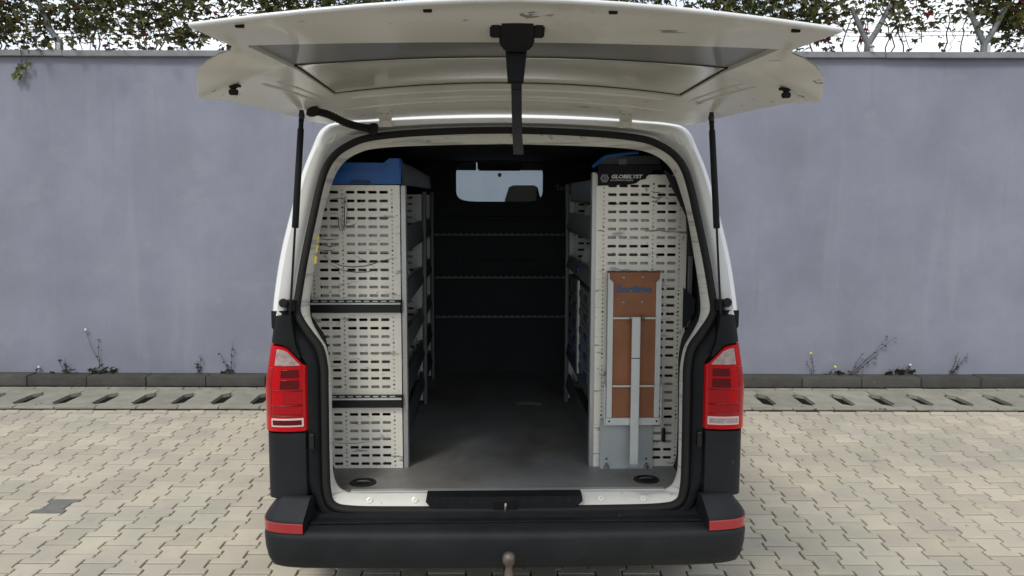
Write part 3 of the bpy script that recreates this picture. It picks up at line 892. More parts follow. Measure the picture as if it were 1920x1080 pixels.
for p in sp[-1]: p.y -= .006
for p in sp[0]: p.z -= .001
MB().grid(sp).build('upper_panel', 'gate_skin', gate_root, smooth=50)
# dark seam round the upper panel
seam = [Vector(grow[a][c0]) + Vector((.002, 0, .011)) for a in range(im, i1)] + [Vector(grow[i1][b]) + Vector((0, -.002, .011)) for b in range(c0, c1 + 1)] + [Vector(grow[a][c1]) + Vector((-.002, 0, .011)) for a in range(i1 - 1, im - 1, -1)]
MB().tube(seam, .0042, 6).build('panel_seam', 'rubber', gate_root)
# outer skin
MB().grid([gate_row(y, .055, True) for y in ystat]).build('outer_skin', 'white_paint', gate_root, smooth=40)
# rolled bright edge at the lower lip
lipc = [Vector(p) for p in [grow[3][0]] + [grow[2][0]] + list(grow[0]) + [grow[2][-1]] + [grow[3][-1]]]
MB().grid([[p + Vector((math.copysign(dx, p.x) * (abs(p.x) > .78), dy, dz)) for p in lipc] for dx, dy, dz in ((-.004, .010, -.001), (0, 0, -.003), (.003, -.006, .0), (.004, -.008, .005), (.003, -.006, .010), (-.01, .02, .014))]).build('lip_edge', 'white_paint', gate_root, smooth=60)
# pressed beads in the inner frame
def bead(pts, r):
    q = [Vector(p) for p in spline([(x, y, 0) for x, y in pts], 6)]
    MB().tube([(p.x, p.y, gate_z(p.x, p.y) + r * .35) for p in q], [r * .3] + [r] * (len(q) - 2) + [r * .3], 8).build('pressed_bead', 'gate_paint', gate_root, smooth=70)
def gate_z(x, y):
    r = gate_row(y)
    for p, q in zip(r, r[1:]):
        if p[0] <= x <= q[0]:
            t = (x - p[0]) / (q[0] - p[0]); return p[2] + (q[2] - p[2]) * t
    return r[0][2]
for sx in (-1, 1):
    bead([(sx * .80, -.62), (sx * .765, -.45), (sx * .735, -.25), (sx * .72, -.12)], .007)
    bead([(sx * .76, -.60), (sx * .73, -.45), (sx * .705, -.28), (sx * .69, -.16)], .005)
bead([(-.66, .035), (-.4, .03), (0, .028), (.4, .03), (.66, .035)], .006)
bead([(-.60, -.14), (-.4, -.145), (0, -.15), (.4, -.145), (.60, -.14)], .006)
# small drain plugs along the lip, rubber buffers on the wings, handle pocket, strap
def on_gate(x, y):
    a = min(range(len(ystat)), key=lambda k: abs(ystat[k] - y)); r = grow[a]
    b = min(range(W), key=lambda k: abs(r[k][0] - x)); return Vector(r[b])
def gate_z(x, y):
    r = gate_row(y); xs = [p[0] for p in r]
    for p, q in zip(r, r[1:]):
        if p[0] <= x <= q[0]:
            t = (x - p[0]) / (q[0] - p[0]); return p[2] + (q[2] - p[2]) * t
    return r[0][2]
for x, yy in ((-.69, -1.232), (-.225, -1.247), (.235, -1.247), (.70, -1.232)):
    z = gate_z(x, yy)
    MB().box(x - .011, x + .011, yy - .006, yy + .006, z - .005, z + .006, .003).build('drain_plug', 'rubber', gate_root)
for sx in (-1, 1):
    x, y = sx * .865, -.70
    z = gate_z(x, y)
    bfr = MB().box(x - .022, x + .022, y - .008, y + .010, z - .004, z + .004, .002)
    bfr.lathe((x, y, z), (0, 0, -1), [(.013, 0), (.013, .006), (.009, .007), (.009, .011), (.014, .013), (.015, .022), (.012, .028), (0, .029)], 14)
    bfr.build('gate_buffer', 'rubber', gate_root, smooth=40)
# latch housing
yl = -1.12; zl = gate_z(0, yl)
def slant(z): return -1.215 + (2.222 - z) * 1.5
hs = MB()
pl = [(-.046, 2.222), (-.046, 2.158), (-.030, 2.143), (.030, 2.143), (.046, 2.158), (.046, 2.222)]
bm = bmesh.new()
ff = bm.faces.new([bm.verts.new((x, slant(z), z)) for x, z in pl])
ex = bmesh.ops.extrude_face_region(bm, geom=[ff])
for v in ex['geom']:
    if isinstance(v, bmesh.types.BMVert): v.co.y += .05; v.co.z += .04
bmesh.ops.recalc_face_normals(bm, faces=bm.faces[:])
bmesh.ops.bevel(bm, geom=bm.edges[:], offset=.005, segments=2, affect='EDGES')
hs.addbm(bm)
lh = hs.build('latch_housing', 'black_plastic', gate_root, smooth=40)
for sx in (-1, 1):
    bm = bmesh.new()
    ff = bm.faces.new([bm.verts.new((sx * x, slant(z) + .006, z)) for x, z in ((.042, 2.212), (.071, 2.212), (.071, 2.172), (.042, 2.172))])
    ex = bmesh.ops.extrude_face_region(bm, geom=[ff])
    for v in ex['geom']:
        if isinstance(v, bmesh.types.BMVert): v.co.y += .04; v.co.z += .03
    bmesh.ops.recalc_face_normals(bm, faces=bm.faces[:])
    bmesh.ops.bevel(bm, geom=bm.edges[:], offset=.004, segments=2, affect='EDGES')
    lg = MB(); lg.addbm(bm); lg.build('housing_lug', 'black_plastic', lh, smooth=40)
sk = MB().prism([(-.022, 2.068), (.020, 2.068), (.030, 2.160), (-.029, 2.160)], -1.075, -1.045, .004).build('strap_socket', 'black_plastic', lh)
strap = MB().grid([[(-.0145 + .001, -1.068 + dy, z) for dy in (0,)] + [(.0145, -1.068, z), (.0145, -1.060, z), (-.0135, -1.060, z), (-.0135, -1.068, z)] for z, dy in ((2.09, 0),)] +
                  [[(x - .0145 * w, -1.068 + c, z), (x + .0145 * w, -1.068 + c, z), (x + .0145 * w, -1.060 + c, z), (x - .0145 * w, -1.060 + c, z), (x - .0145 * w, -1.068 + c, z)] for x, w, c, z in ((.001, 1, 0, 2.08), (.002, .95, .002, 2.0), (.004, .92, .003, 1.93), (.007, .95, .001, 1.885), (.007, .95, .001, 1.876))]).build('pull_strap', 'rubber', lh)
MB().box(-.012, .014, -1.071, -1.058, 2.05, 2.06).build('strap_band', 'black_plastic', lh)
# hinges
for x in (-.495, .49):
    zg = gate_z(x, .10)
    hg = MB().box(x - .026, x + .026, .085, .125, zg - .008, zg + .004, .003)
    hg.prism([(x - .026, 2.045), (x + .026, 2.045), (x + .026, zg - .004), (x - .026, zg - .004)], .128, .134, .001)
    hg.prism([(x - .016, 2.055), (x + .016, 2.055), (x + .016, 2.072), (x - .016, 2.072)], .122, .128, .001)
    hg.tube([(x - .028, .128, zg - .006), (x + .028, .128, zg - .006)], .007, 10)
    h_ = hg.build('hinge', 'white_dirty', van, smooth=40)
    for dx in (-.013, .013):
        MB().lathe((x + dx, .105, zg - .008), (0, 0, -1), [(.005, 0), (.005, .003), (0, .004)], 8).build('hinge_bolt', 'steel', h_)
# gas struts
for sx in (-1, 1):
    A = Vector((sx * .785, -.10, 2.070)); B = Vector((sx * .876, .012, 1.262))
    d = B - A
    q = A + d * .53
    s_ = MB()
    s_.tube([A, A + d * .03, A + d * .031, A + d * .06, A + d * .065, q, q + d * .002], [.008, .011, .0095, .0095, .0125, .0135, .0135], 12)
    strut = s_.build('gas_strut', 'black_plastic', van, smooth=40)
    MB().tube([q, B], .0048, 8).build('piston_rod', 'black_gloss', strut, smooth=60)
    MB().lathe(A + Vector((0, 0, -.012)), (0, 0, 1), [(0, -.004), (.011, -.002), (.012, .01), (.008, .03)], 12).build('strut_end', 'black_gloss', strut, smooth=60)
    MB().lathe(B, (0, 1, 0), [(0, -.016), (.012, -.014), (.014, 0), (.010, .03)], 12).build('strut_foot', 'black_gloss', strut, smooth=60)
# corrugated cable sleeve
pts = [tuple(p) for p in spline([(-.745, -.06, 2.088), (-.70, -.02, 2.080), (-.645, .06, 2.055), (-.60, .13, 2.045), (-.56, .17, 2.040)], 12)]
MB().tube(pts, [.0165 if k % 2 else .0115 for k in range(len(pts))], 10).build('cable_sleeve', 'rubber', van, smooth=70)
for (c_, ax) in (((-.752, -.065, 2.092), (-.8, -.5, .3)), ((-.55, .18, 2.038), (.9, .4, -.1))):
    MB().lathe(c_, ax, [(.015, -.024), (.024, -.012), (.028, .0), (.026, .012), (0, .014)], 14).build('sleeve_grommet', 'rubber', van, smooth=50)
# roof corner brackets
for sx in (-1, 1):
    MB().tube([(sx * .705, .19, 2.022), (sx * .712, .186, 2.0), (sx * .726, .184, 1.985), (sx * .742, .183, 1.98)], .004, 6).build('corner_bead', 'white_dirty', van)

# pillar trim wedge (right), yellow tags (left)
MB().prism([(.688, 1.876), (.800, 1.50), (.828, 1.50), (.812, 1.68), (.752, 1.836)][::-1] and [(.688, 1.876), (.789, 1.680), (.803, 1.505), (.830, 1.505), (.811, 1.680), (.752, 1.838)], .28, .31).build('pillar_trim', 'lining', van)
MB().prism([(.808, 1.355), (.808, 1.165), (.862, 1.235), (.862, 1.305)], .40, .405).build('pillar_trim', 'lining', van)
for z in (1.50, 1.545, 1.585):
    a = Vector((-.797 + (z - 1.5) * .09, .128 - .0 + (z - 1.5) * .2, z))
    MB().prism([(a.x - .010, z - .016), (a.x + .009, z - .016), (a.x + .013, z + .016), (a.x - .006, z + .016)], a.y, a.y + .002).build('yellow_tag', 'tape_yellow', van)

# ================================================================== RACKS
def ring_cell(mb, x0, x1, z0, z1, y, hole, th=.002):
    """rectangle with a hole polygon of 8 points (starting at +x, anticlockwise)."""
    xm, zm = (x0 + x1) / 2, (z0 + z1) / 2
    o = [(x1, zm), (x1, z1), (xm, z1), (x0, z1), (x0, zm), (x0, z0), (xm, z0), (x1, z0)]
    i = len(mb.v)
    mb.v += [(x, y, z) for x, z in o] + [(x, y, z) for x, z in hole] + [(x, y + th, z) for x, z in hole]
    for k in range(8):
        q = (k + 1) % 8
        mb.f.append((i + k, i + 8 + k, i + 8 + q, i + q))
        mb.f.append((i + 8 + k, i + 16 + k, i + 16 + q, i + 8 + q))
def slot_hole(xc, zc, w, h):
    a, b = w / 2, h / 2; c_ = b * .6
    return [(xc + a, zc), (xc + a - c_ * .5, zc + b), (xc, zc + b), (xc - a + c_ * .5, zc + b), (xc - a, zc), (xc - a + c_ * .5, zc - b), (xc, zc - b), (xc + a - c_ * .5, zc - b)]
def dot_hole(xc, zc, r):
    return [(xc + r * math.cos(k * math.pi / 4), zc + r * math.sin(k * math.pi / 4)) for k in range(8)]
PITCH = 0.0386
def perforated(mb, y, z0, nrow, spec, edges):
    """spec: list of ('s'|'d', x centre); columns split midway; edges = (xmin, xmax)."""
    xs = [edges[0]]
    cw = {'s': .0248, 'd': .011}
    cols = []
    cur = edges[0]
    for typ, xc in spec:
        a, b = xc - cw[typ], xc + cw[typ]
        if a > cur + 1e-5: cols.append((None, cur, a))
        a = max(a, cur)
        cols.append((typ, a, b)); cur = b
    if cur < edges[1]: cols.append((None, cur, edges[1]))
    for r in range(nrow):
        za, zb = z0 + r * PITCH, z0 + (r + 1) * PITCH
        for typ, a, b in cols:
            if typ is None:
                mb.face([(a, y, za), (b, y, za), (b, y, zb), (a, y, zb)])
            elif typ == 's':
                ring_cell(mb, a, b, za, zb, y, slot_hole((a + b) / 2, (za + zb) / 2, .0385, .0125))
            else:
                zm = (za + zb) / 2
                ring_cell(mb, a, b, za, zm, y, dot_hole((a + b) / 2, (za + zm) / 2, .0034))
                ring_cell(mb, a, b, zm, zb, y, dot_hole((a + b) / 2, (zm + zb) / 2, .0034 if r % 5 else .005))
def plain(mb, y, z0, z1, edges):
    mb.face([(edges[0], y, z0), (edges[1], y, z0), (edges[1], y, z1), (edges[0], y, z1)])

def tray(mb, x_in, x_out, y0, y1, z, h_front, h_back=.06, slope=.035):
    """open tray: floor plus raised front lip on the aisle side (x_in), slanting outwards to the top"""
    s = 1 if x_out > x_in else -1
    mb.box(min(x_in, x_out), max(x_in, x_out), y0, y1, z, z + .006)
    mb.grid([[(x_in, y0, z), (x_in, y1, z)], [(x_in - s * slope * .2, y0, z + h_front * .2), (x_in - s * slope * .2, y1, z + h_front * .2)],
             [(x_in + s * slope * .3, y0, z + h_front), (x_in + s * slope * .3, y1, z + h_front)], [(x_in + s * (slope * .3 + .006), y0, z + h_front), (x_in + s * (slope * .3 + .006), y1, z + h_front)],
             [(x_in + s * .008, y0, z + .006), (x_in + s * .008, y1, z + .006)]])
    mb.face([(x_out, y0, z), (x_out, y1, z), (x_out, y1, z + h_back), (x_out, y0, z + h_back)])

def make_rack(side):
    s = side
    BAYS = (.425, 1.65, 2.36) if side < 0 else (.425, 1.69)
    if s < 0:
        base = (-.64, 1.0, FZ)
        rk = vthing('shelving_rack', base, 'left aluminium shelving rack with perforated end panel and blue top cap', 'rack', None)
        xi, xo, ztop = -.462, -.868, 1.812
        spec = [('d', -.858), ('s', -.812), ('s', -.7625), ('d', -.726), ('s', -.690), ('s', -.6405), ('s', -.591), ('s', -.5415), ('d', -.505)]
        edges = (-.872, -.470)
    else:
        base = (.64, 1.0, FZ)
        rk = vthing('shelving_rack', base, 'right aluminium shelving rack behind the folding workbench with black lettered cap', 'rack', None)
        xi, xo, ztop = .400, .842, 1.860
        spec = [('d', .444), ('s', .482), ('s', .5315), ('s', .581), ('s', .6305), ('d', .668), ('s', .704), ('s', .7535), ('d', .790)]
        edges = (.410, .822)
    B = lambda mb, n, m, par=rk, **k: mb.build(n, m, par, base, **k)
    # end panels
    y = .42
    mb = MB()
    if s < 0:
        plain(mb, y, .517, .5196, edges)
        perforated(mb, y, .5196, 7, spec, edges); plain(mb, y, .5196 + 7 * PITCH, .8797, edges)
        perforated(mb, y, .8797, 9, spec, edges); plain(mb, y, .8797 + 9 * PITCH, 1.2985, edges)
        perforated(mb, y, 1.2985, 13, spec, edges); plain(mb, y, 1.2985 + 13 * PITCH, 1.812, edges)
    else:
        plain(mb, y, .517, .540, edges)
        perforated(mb, y, .540, 12, spec, edges); plain(mb, y, .540 + 12 * PITCH, 1.020, edges)
        perforated(mb, y, 1.020, 21, spec, edges); plain(mb, y, 1.020 + 21 * PITCH, 1.862, edges)
    B(mb, 'end_panel', 'panel_metal', recalc=False)
    # rubbed-on black scuffs: thin films on the sheet
    marks = ([((-.82, 1.50), (-.74, 1.455), (-.64, 1.45), (-.55, 1.475), (-.48, 1.49)), ((-.80, 1.47), (-.72, 1.43), (-.62, 1.425), (-.56, 1.445)), ((-.68, 1.50), (-.62, 1.47), (-.58, 1.44)),
              ((-.84, 1.58), (-.80, 1.57), (-.74, 1.575)), ((-.84, 1.555), (-.79, 1.54), (-.745, 1.545)), ((-.85, 1.53), (-.80, 1.52), (-.76, 1.525)), ((-.74, 1.63), (-.69, 1.632), (-.66, 1.645)),
              ((-.62, 1.79), (-.60, 1.775), (-.595, 1.76)), ((-.80, .64), (-.70, .635), (-.60, .645))] if s < 0 else
             [((.655, 1.79), (.68, 1.782), (.70, 1.785)), ((.65, 1.765), (.675, 1.758), (.715, 1.762)), ((.655, 1.745), (.68, 1.738), (.70, 1.742)), ((.46, 1.73), (.49, 1.728), (.53, 1.736)), ((.415, 1.61), (.43, 1.612), (.45, 1.606))])
    for mk in marks:
        q = spline([(a, .4194, b) for a, b in mk], 5); w_ = random.uniform(.0010, .0024)
        rows_ = [[p + Vector((0, 0, dz * math.sin(math.pi * (k + .4) / (len(q) - .2)))) for k, p in enumerate(q)] for dz in (-w_, w_)]
        B(MB().grid(rows_), 'scuff_mark', 'scuff', recalc=False)
    for yb in BAYS[1:]:
        mb = MB()
        perforated(mb, yb, .54, 32, spec, edges)
        B(mb, 'inner_panel', 'rack_light', recalc=False)
    # aisle posts: rounded aluminium uprights
    for k, yb in enumerate(BAYS):
        w = .022
        a, b = (xi - .004, xi + w - .004) if s < 0 else (xi - w + .012, xi + .012)
        po = MB().box(a, b, yb - .006, yb + .05, FZ - .001, ztop + (.012 if s > 0 and k == 0 else -.02 * (k > 0)), .005)
        B(po, 'upright', 'aluminium' if k == 0 else 'rack_grey', smooth=40)
        po = MB().box(xo - .01 * s, xo + .012 * s, yb, yb + .04, FZ, 1.45 + .1, .004)
        B(po, 'upright', 'rack_grey')
    # trays
    lv = [.62, .80, 1.02, 1.25, 1.50] if s < 0 else [.60, .80, 1.34, 1.56]
    hts = [.10, .11, .085, .10, .12] if s < 0 else [.09, .10, .075, .11]
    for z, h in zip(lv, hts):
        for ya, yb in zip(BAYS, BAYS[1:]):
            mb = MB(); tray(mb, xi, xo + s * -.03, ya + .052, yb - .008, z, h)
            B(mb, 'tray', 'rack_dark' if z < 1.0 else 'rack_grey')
        a_, b_ = sorted((xi + s * .03, xo - s * .04))
        B(MB().box(a_, b_, .445, .448, z + .008, z + .13), 'tray_end', 'rack_light')
    # dividers standing in the trays
    for z, h, ys in ((lv[-1], .16, (.8, 1.2, 1.95)), (lv[-2], .14, (.9, 1.3, 2.0)), (lv[1], .12, (1.0, 1.4))):
        for yy in ys:
            if yy > BAYS[-1]: continue
            mb = MB().prism([(xi + s * .02, z + .006), (xo - s * .05, z + .006), (xo - s * .05, z + h), (xi + s * .06, z + h)] if s > 0 else
                            [(xo - s * .05, z + .006), (xi + s * .02, z + .006), (xi + s * .06, z + h), (xo - s * .05, z + h)], yy, yy + .003)
            B(mb, 'divider', 'rack_light')
    if s < 0:
        # top trough with blue end cap
        tm = MB().grid([[(xi, yy, 1.815), (xi + .004, yy, 1.835), (xi - .004, yy, 1.915 - .02 * (yy > 1)), (xi - .02, yy, 1.915 - .02 * (yy > 1)), (xi - .03, yy, 1.83), (-.74, yy, 1.83), (-.75, yy, 1.89)] for yy in (.44, 1.0, 2.36)])
        B(tm, 'top_trough', 'rack_grey', smooth=30)
        cap = MB().prism([(-.780, 1.816), (-.463, 1.816), (-.463, 1.925), (-.468, 1.932), (-.507, 1.932), (-.530, 1.912), (-.752, 1.912), (-.765, 1.905)], .405, .50, .006)
        cap = B(cap, 'end_cap', 'blue_plastic', smooth=30)
        cap['label'] = 'bright blue plastic end cap'
        B(MB().prism([(-.725, 1.868), (-.548, 1.868), (-.522, 1.902), (-.532, 1.902), (-.552, 1.876), (-.725, 1.876)], .397, .41, .002), 'cap_ridge', 'blue_plastic', cap)
        B(MB().prism([(-.69, 1.818), (-.59, 1.818), (-.603, 1.832), (-.677, 1.832)], .396, .41, .002), 'cap_foot', 'blue_dark', cap)
        # black strap rails across the panel
        for z in (1.268, .832):
            x0 = -.872 if z > 1 else -.80
            rl = B(MB().box(x0, -.468, .398, .418, z - .026, z + .012, .003), 'strap_rail', 'black_gloss')
            B(MB().box(x0, -.470, .390, .418, z + .0125, z + .0195), 'rail_lip', 'bench_white', rl)
            t_ = MB().box(x0, -.468, .402, .418, z + .020, z + .032)
            rb = B(t_, 'rail_back', 'black_gloss', rl)
            tt = MB()
            for k in range(11):
                xx = x0 + .01 + k * .038
                if xx + .024 < -.47: tt.box(xx, xx + .024, .400, .403, z + .0235, z + .0285)
            B(tt, 'rail_slots', 'rack_light', rl)
            B(MB().box(-.472, -.464, .396, .42, z - .028, z + .032, .002), 'rail_stop', 'black_plastic', rl)
    else:
        # black lettered cap over the top left of the panel
        cap = B(MB().prism([(.414, 1.812), (.56, 1.818), (.585, 1.823), (.605, 1.838), (.630, 1.843), (.632, 1.853), (.648, 1.866), (.660, 1.882), (.70, 1.884), (.70, 1.905), (.414, 1.905)], .408, .417, .001), 'name_plate', 'black_plastic')
        cap['label'] = 'black plate with grey lettering at the top of the panel'
        def loc(x, y_, z): return (x - base[0], y_ - base[1], z - base[2])
        text_mesh('lettering', 'GLOBELYST', .0225, 'print_white', cap, loc(.4725, .4068, 1.8455), .0006, .22, bold=.0007, width=1.16)
        text_mesh('lettering', 'ALUMINIUM INSIDE', .0092, 'print_white', cap, loc(.4685, .4068, 1.8335), .0006, .22, width=1.28)
        hx = [(.444 + .0175 * math.cos(k * math.pi / 3), .4065, 1.845 + .0175 * math.sin(k * math.pi / 3)) for k in range(6)]
        B(MB().tube(hx + hx[:2], .0011, 5, False), 'emblem_ring', 'print_white', cap)
        hx = [(.444 + .012 * math.cos(k * math.pi / 3), .4065, 1.845 + .012 * math.sin(k * math.pi / 3)) for k in range(6)]
        B(MB().tube(hx + hx[:2], .0008, 5, False), 'emblem_ring', 'print_white', cap)
        text_mesh('emblem_digit', '3', .019, 'print_white', cap, loc(.444, .4068, 1.8385), .0006, 0, 'CENTER')
        B(MB().box(.412, .80, .52, 1.66, 1.735, 1.845, .008), 'top_bin', 'rack_grey')
        # dark top box with blue rim
        tb_ = B(MB().prism([(.404, 1.908), (.70, 1.908), (.70, 1.948), (.45, 1.945), (.404, 1.915)], .44, .46, .004), 'top_box', 'rack_dark')
        B(MB().tube([(.395, .445, 1.895), (.44, .445, 1.935), (.455, .445, 1.944), (.55, .445, 1.958), (.60, .445, 1.962)], .0085, 8), 'blue_rim', 'blue_plastic', tb_)
        B(MB().box(.51, .55, .436, .45, 1.905, 1.935, .006), 'latch_block', 'rack_grey', tb_)
        # drawer block with blue handles seen from the aisle
        for k in range(5):
            z0 = .84 + .095 * k
            d_ = B(MB().box(.402, .80, .50, 1.62, z0, z0 + .088, .004), 'drawer', 'rack_grey')
            for yy in (.62, .90, 1.15, 1.40):
                B(MB().prism([(0, 0), (.006, 0), (.006, .03), (0, .03)], 0, .01) if False else MB().box(.396, .404, yy, yy + .14, z0 + .03, z0 + .062, .004), 'drawer_handle', 'blue_dark' if k < 3 else 'rack_dark', d_)
        B(MB().box(.39, .40, .98, 1.04, .84, 1.33), 'drawer_frame', 'rack_light')
        B(MB().box(.388, .404, 1.02, 1.09, 1.36, 1.40, .003), 'blue_clip', 'blue_dark')
    return rk
rackL = make_rack(-1)
rackR = make_rack(1)
text_obj = text_mesh('partition_lettering', 'Sortimo', .055, 'print_grey', part, (.40, 2.597, 1.81), .0006)
# blue cases on the floor under the trays
for s, x0, x1, y0, y1, lab in ((-1, -.84, -.49, 1.15, 1.62, 'dark blue case low under the left rack'), (1, .46, .80, 1.15, 1.62, 'dark blue case low under the right rack')):
    base = ((x0 + x1) / 2, (y0 + y1) / 2, FZ)
    cs = vthing('storage_case', base, lab, 'case')
    MB().box(x0, x1, y0, y1, FZ, FZ + .06, .012).build('case_body', 'blue_dark', cs, base)
    MB().box(x0 - .003, x1 + .003, y0 - .003, y1 + .003, FZ + .061, FZ + .085, .01).build('case_lid', 'blue_plastic', cs, base)
    MB().box(x1 if s < 0 else x0 - .012, (x1 + .012) if s < 0 else x0, (y0 + y1) / 2 - .05, (y0 + y1) / 2 + .05, FZ + .03, FZ + .055, .004).build('case_handle', 'rack_dark', cs, base)

# hook hanging on the left panel
base = (-.71, .41, 1.62)
hk = vthing('metal_hook', base, 'small bent steel hook hanging on the left perforated panel', 'hook')
MB().tube([(-.708, .412, 1.752), (-.710, .408, 1.70), (-.712, .404, 1.635), (-.715, .396, 1.622), (-.722, .39, 1.614), (-.731, .388, 1.618), (-.734, .388, 1.635), (-.734, .388, 1.668)], .0052, 8).build('hook_rod', 'steel', hk, base, smooth=60)
MB().box(-.7155, -.7015, .405, .4115, 1.68, 1.758, .003).build('hook_plate', 'steel', hk, base)
MB().lathe((-.7085, .405, 1.738), (0, -1, 0), [(.005, 0), (.005, .003), (0, .004)], 8).build('hook_screw', 'rust_steel', hk, base)

# folding workbench on the right panel
base = (.57, .40, FZ)
fb = vthing('folding_workbench', base, 'folded workbench with brown wooden board and white steel frame on right rack', 'workbench')
F = lambda mb, n, m, par=fb, **k: mb.build(n, m, par, base, **k)
F(MB().box(.438, .682, .396, .412, .515, .745, .003), 'foot_plate', 'bench_grey')
for x in (.468, .652):
    F(MB().lathe((x, .39, .517), (0, 0, 1), [(.011, 0), (.011, .014), (.006, .017), (.006, .026), (0, .027)], 12), 'foot_bolt', 'steel', smooth=40)
    F(MB().lathe((x, .3955, .562), (0, -1, 0), [(.0045, 0), (.0045, .002), (0, .002)], 8), 'plate_hole', 'black_hole')
F(MB().box(.438, .682, .383, .396, .512, .519, .001), 'plate_flange', 'bench_grey')
board = F(MB().prism([(.484, .765), (.676, .765), (.676, 1.385), (.694, 1.40), (.694, 1.427), (.466, 1.427), (.466, 1.40), (.484, 1.385)], .366, .384, .002), 'wooden_board', 'wood_board')
F(MB().box(.460, .698, .384, .396, .74, 1.431, .003), 'board_back', 'rack_dark')
for (a, b) in ((.460, .4835), (.6765, .700)):
    ou = a if a < .5 else b
    inn = b if a < .5 else a
    pl = [(a, .765), (b, .765), (b, 1.383), (ou + (.006 if a < .5 else -.006), 1.400), (ou + (.006 if a < .5 else -.006), 1.424), (ou, 1.424)] if a < .5 else \
         [(a, .765), (b, .765), (b, 1.424), (b - .006, 1.424), (b - .006, 1.400), (a, 1.383)]
    F(MB().prism(pl, .358, .3838, .002), 'side_channel', 'bench_white')
F(MB().box(.456, .704, .352, .384, .731, .764, .003), 'bottom_bracket', 'bench_white')
for x in (.472, .688):
    F(MB().lathe((x, .352, .750), (0, -1, 0), [(.0048, -.001), (.0048, .001), (0, .001)], 8), 'bracket_hole', 'black_hole')
for z in (1.222, .912):
    F(MB().tube([(.484, .352, z), (.676, .352, z)], .0048, 8), 'cross_rod', 'bench_white', smooth=60)
F(MB().box(.609, .623, .341, .362, 1.212, 1.234, .004), 'rod_collar', 'rust_steel')
F(MB().box(.556, .563, .345, .36, 1.205, 1.226, .002), 'rod_clip', 'rust_steel')
leg = F(MB().box(.566, .604, .330, .348, .556, 1.230, .004), 'folding_leg', 'bench_white')
F(MB().box(.5655, .6045, .3292, .3488, 1.042, 1.046), 'leg_joint', 'rack_dark', leg)
F(MB().box(.568, .602, .331, .347, .545, .558, .003), 'leg_foot', 'bench_grey', leg)
for (x, z) in ((.532, 1.403), (.616, 1.405), (.532, 1.291), (.616, 1.293)):
    F(MB().lathe((x, .3662, z), (0, -1, 0), [(.0062, 0), (.0062, .001), (.004, .0028), (0, .003)], 10), 'board_screw', 'steel', board)
def locb(x, y_, z): return (x - base[0], y_ - base[1], z - base[2])
text_mesh('board_lettering', 'Sortimo', .043, 'print_blue', board, locb(.498, .3654, 1.338), .0005, bold=.0018, width=1.14)
for sx in (.452, .708):
    F(MB().tube([(sx, .39, .93), (sx, .375, .92), (sx, .362, .905), (sx, .358, .75), (sx, .362, .728)], .0035, 6), 'hinge_arm', 'bench_white')
    F(MB().lathe((sx - .002, .385, .912), (1, 0, 0), [(0, -.006), (.011, -.005), (.012, .005), (0, .006)], 12), 'pivot', 'steel', smooth=40)
F(MB().box(.722, .740, .398, .412, .638, .704, .006), 'release_grip', 'black_gloss')
F(MB().lathe((.446, .395, .962), (0, -1, 0), [(.012, 0), (.012, .006), (.006, .009), (.006, .02), (0, .021)], 10), 'clamp_screw', 'steel', smooth=40)
# scrap of card on the floor
base = (.17, 1.62, FZ)
sc_ = MB().grid([[(.10, 1.60, FZ + .004), (.16, 1.58, FZ + .012), (.24, 1.60, FZ + .003)], [(.09, 1.66, FZ + .003), (.17, 1.66, FZ + .014), (.25, 1.64, FZ + .005)]])
o = sc_.build('card_scrap', 'card', None, base, solid=.002)
o.matrix_world = VM @ Matrix.Translation(base)
tag(o, 'small crumpled scrap of card lying on the van floor', 'scrap')

# ================================================================== VINES, POSTS AND WIRE ON THE WALL
def leaf(mb, c, size, n_leaflet=5, yaw=None, droop=None):
    yaw = random.uniform(0, 2 * math.pi) if yaw is None else yaw
    pitch = random.uniform(-1.3, .2) if droop is None else droop
    M = Matrix.Rotation(yaw, 3, 'Z') @ Matrix.Rotation(pitch, 3, 'X') @ Matrix.Rotation(random.uniform(-.5, .5), 3, 'Y')
    c = Vector(c)
    for k in range(n_leaflet):
        a = (k - (n_leaflet - 1) / 2) * .74 + random.uniform(-.14, .14)
        L = size * (1.0 - .18 * abs(k - (n_leaflet - 1) / 2)) * random.uniform(.85, 1.1); w = L * .27
        d = Vector((math.sin(a), math.cos(a), 0)); n = Vector((d.y, -d.x, 0))
        fold = Vector((0, 0, random.uniform(.02, .12) * L))
        p0, p1, p2, p3 = Vector((0, 0, 0)), d * L * .5 + n * w + fold, d * L - fold * 1.3, d * L * .5 - n * w + fold
        i = len(mb.v)
        mb.v += [tuple(c + M @ p) for p in (p0, p1, p2, p3)]
        mb.f += [(i, i + 1, i + 2), (i, i + 2, i + 3)]

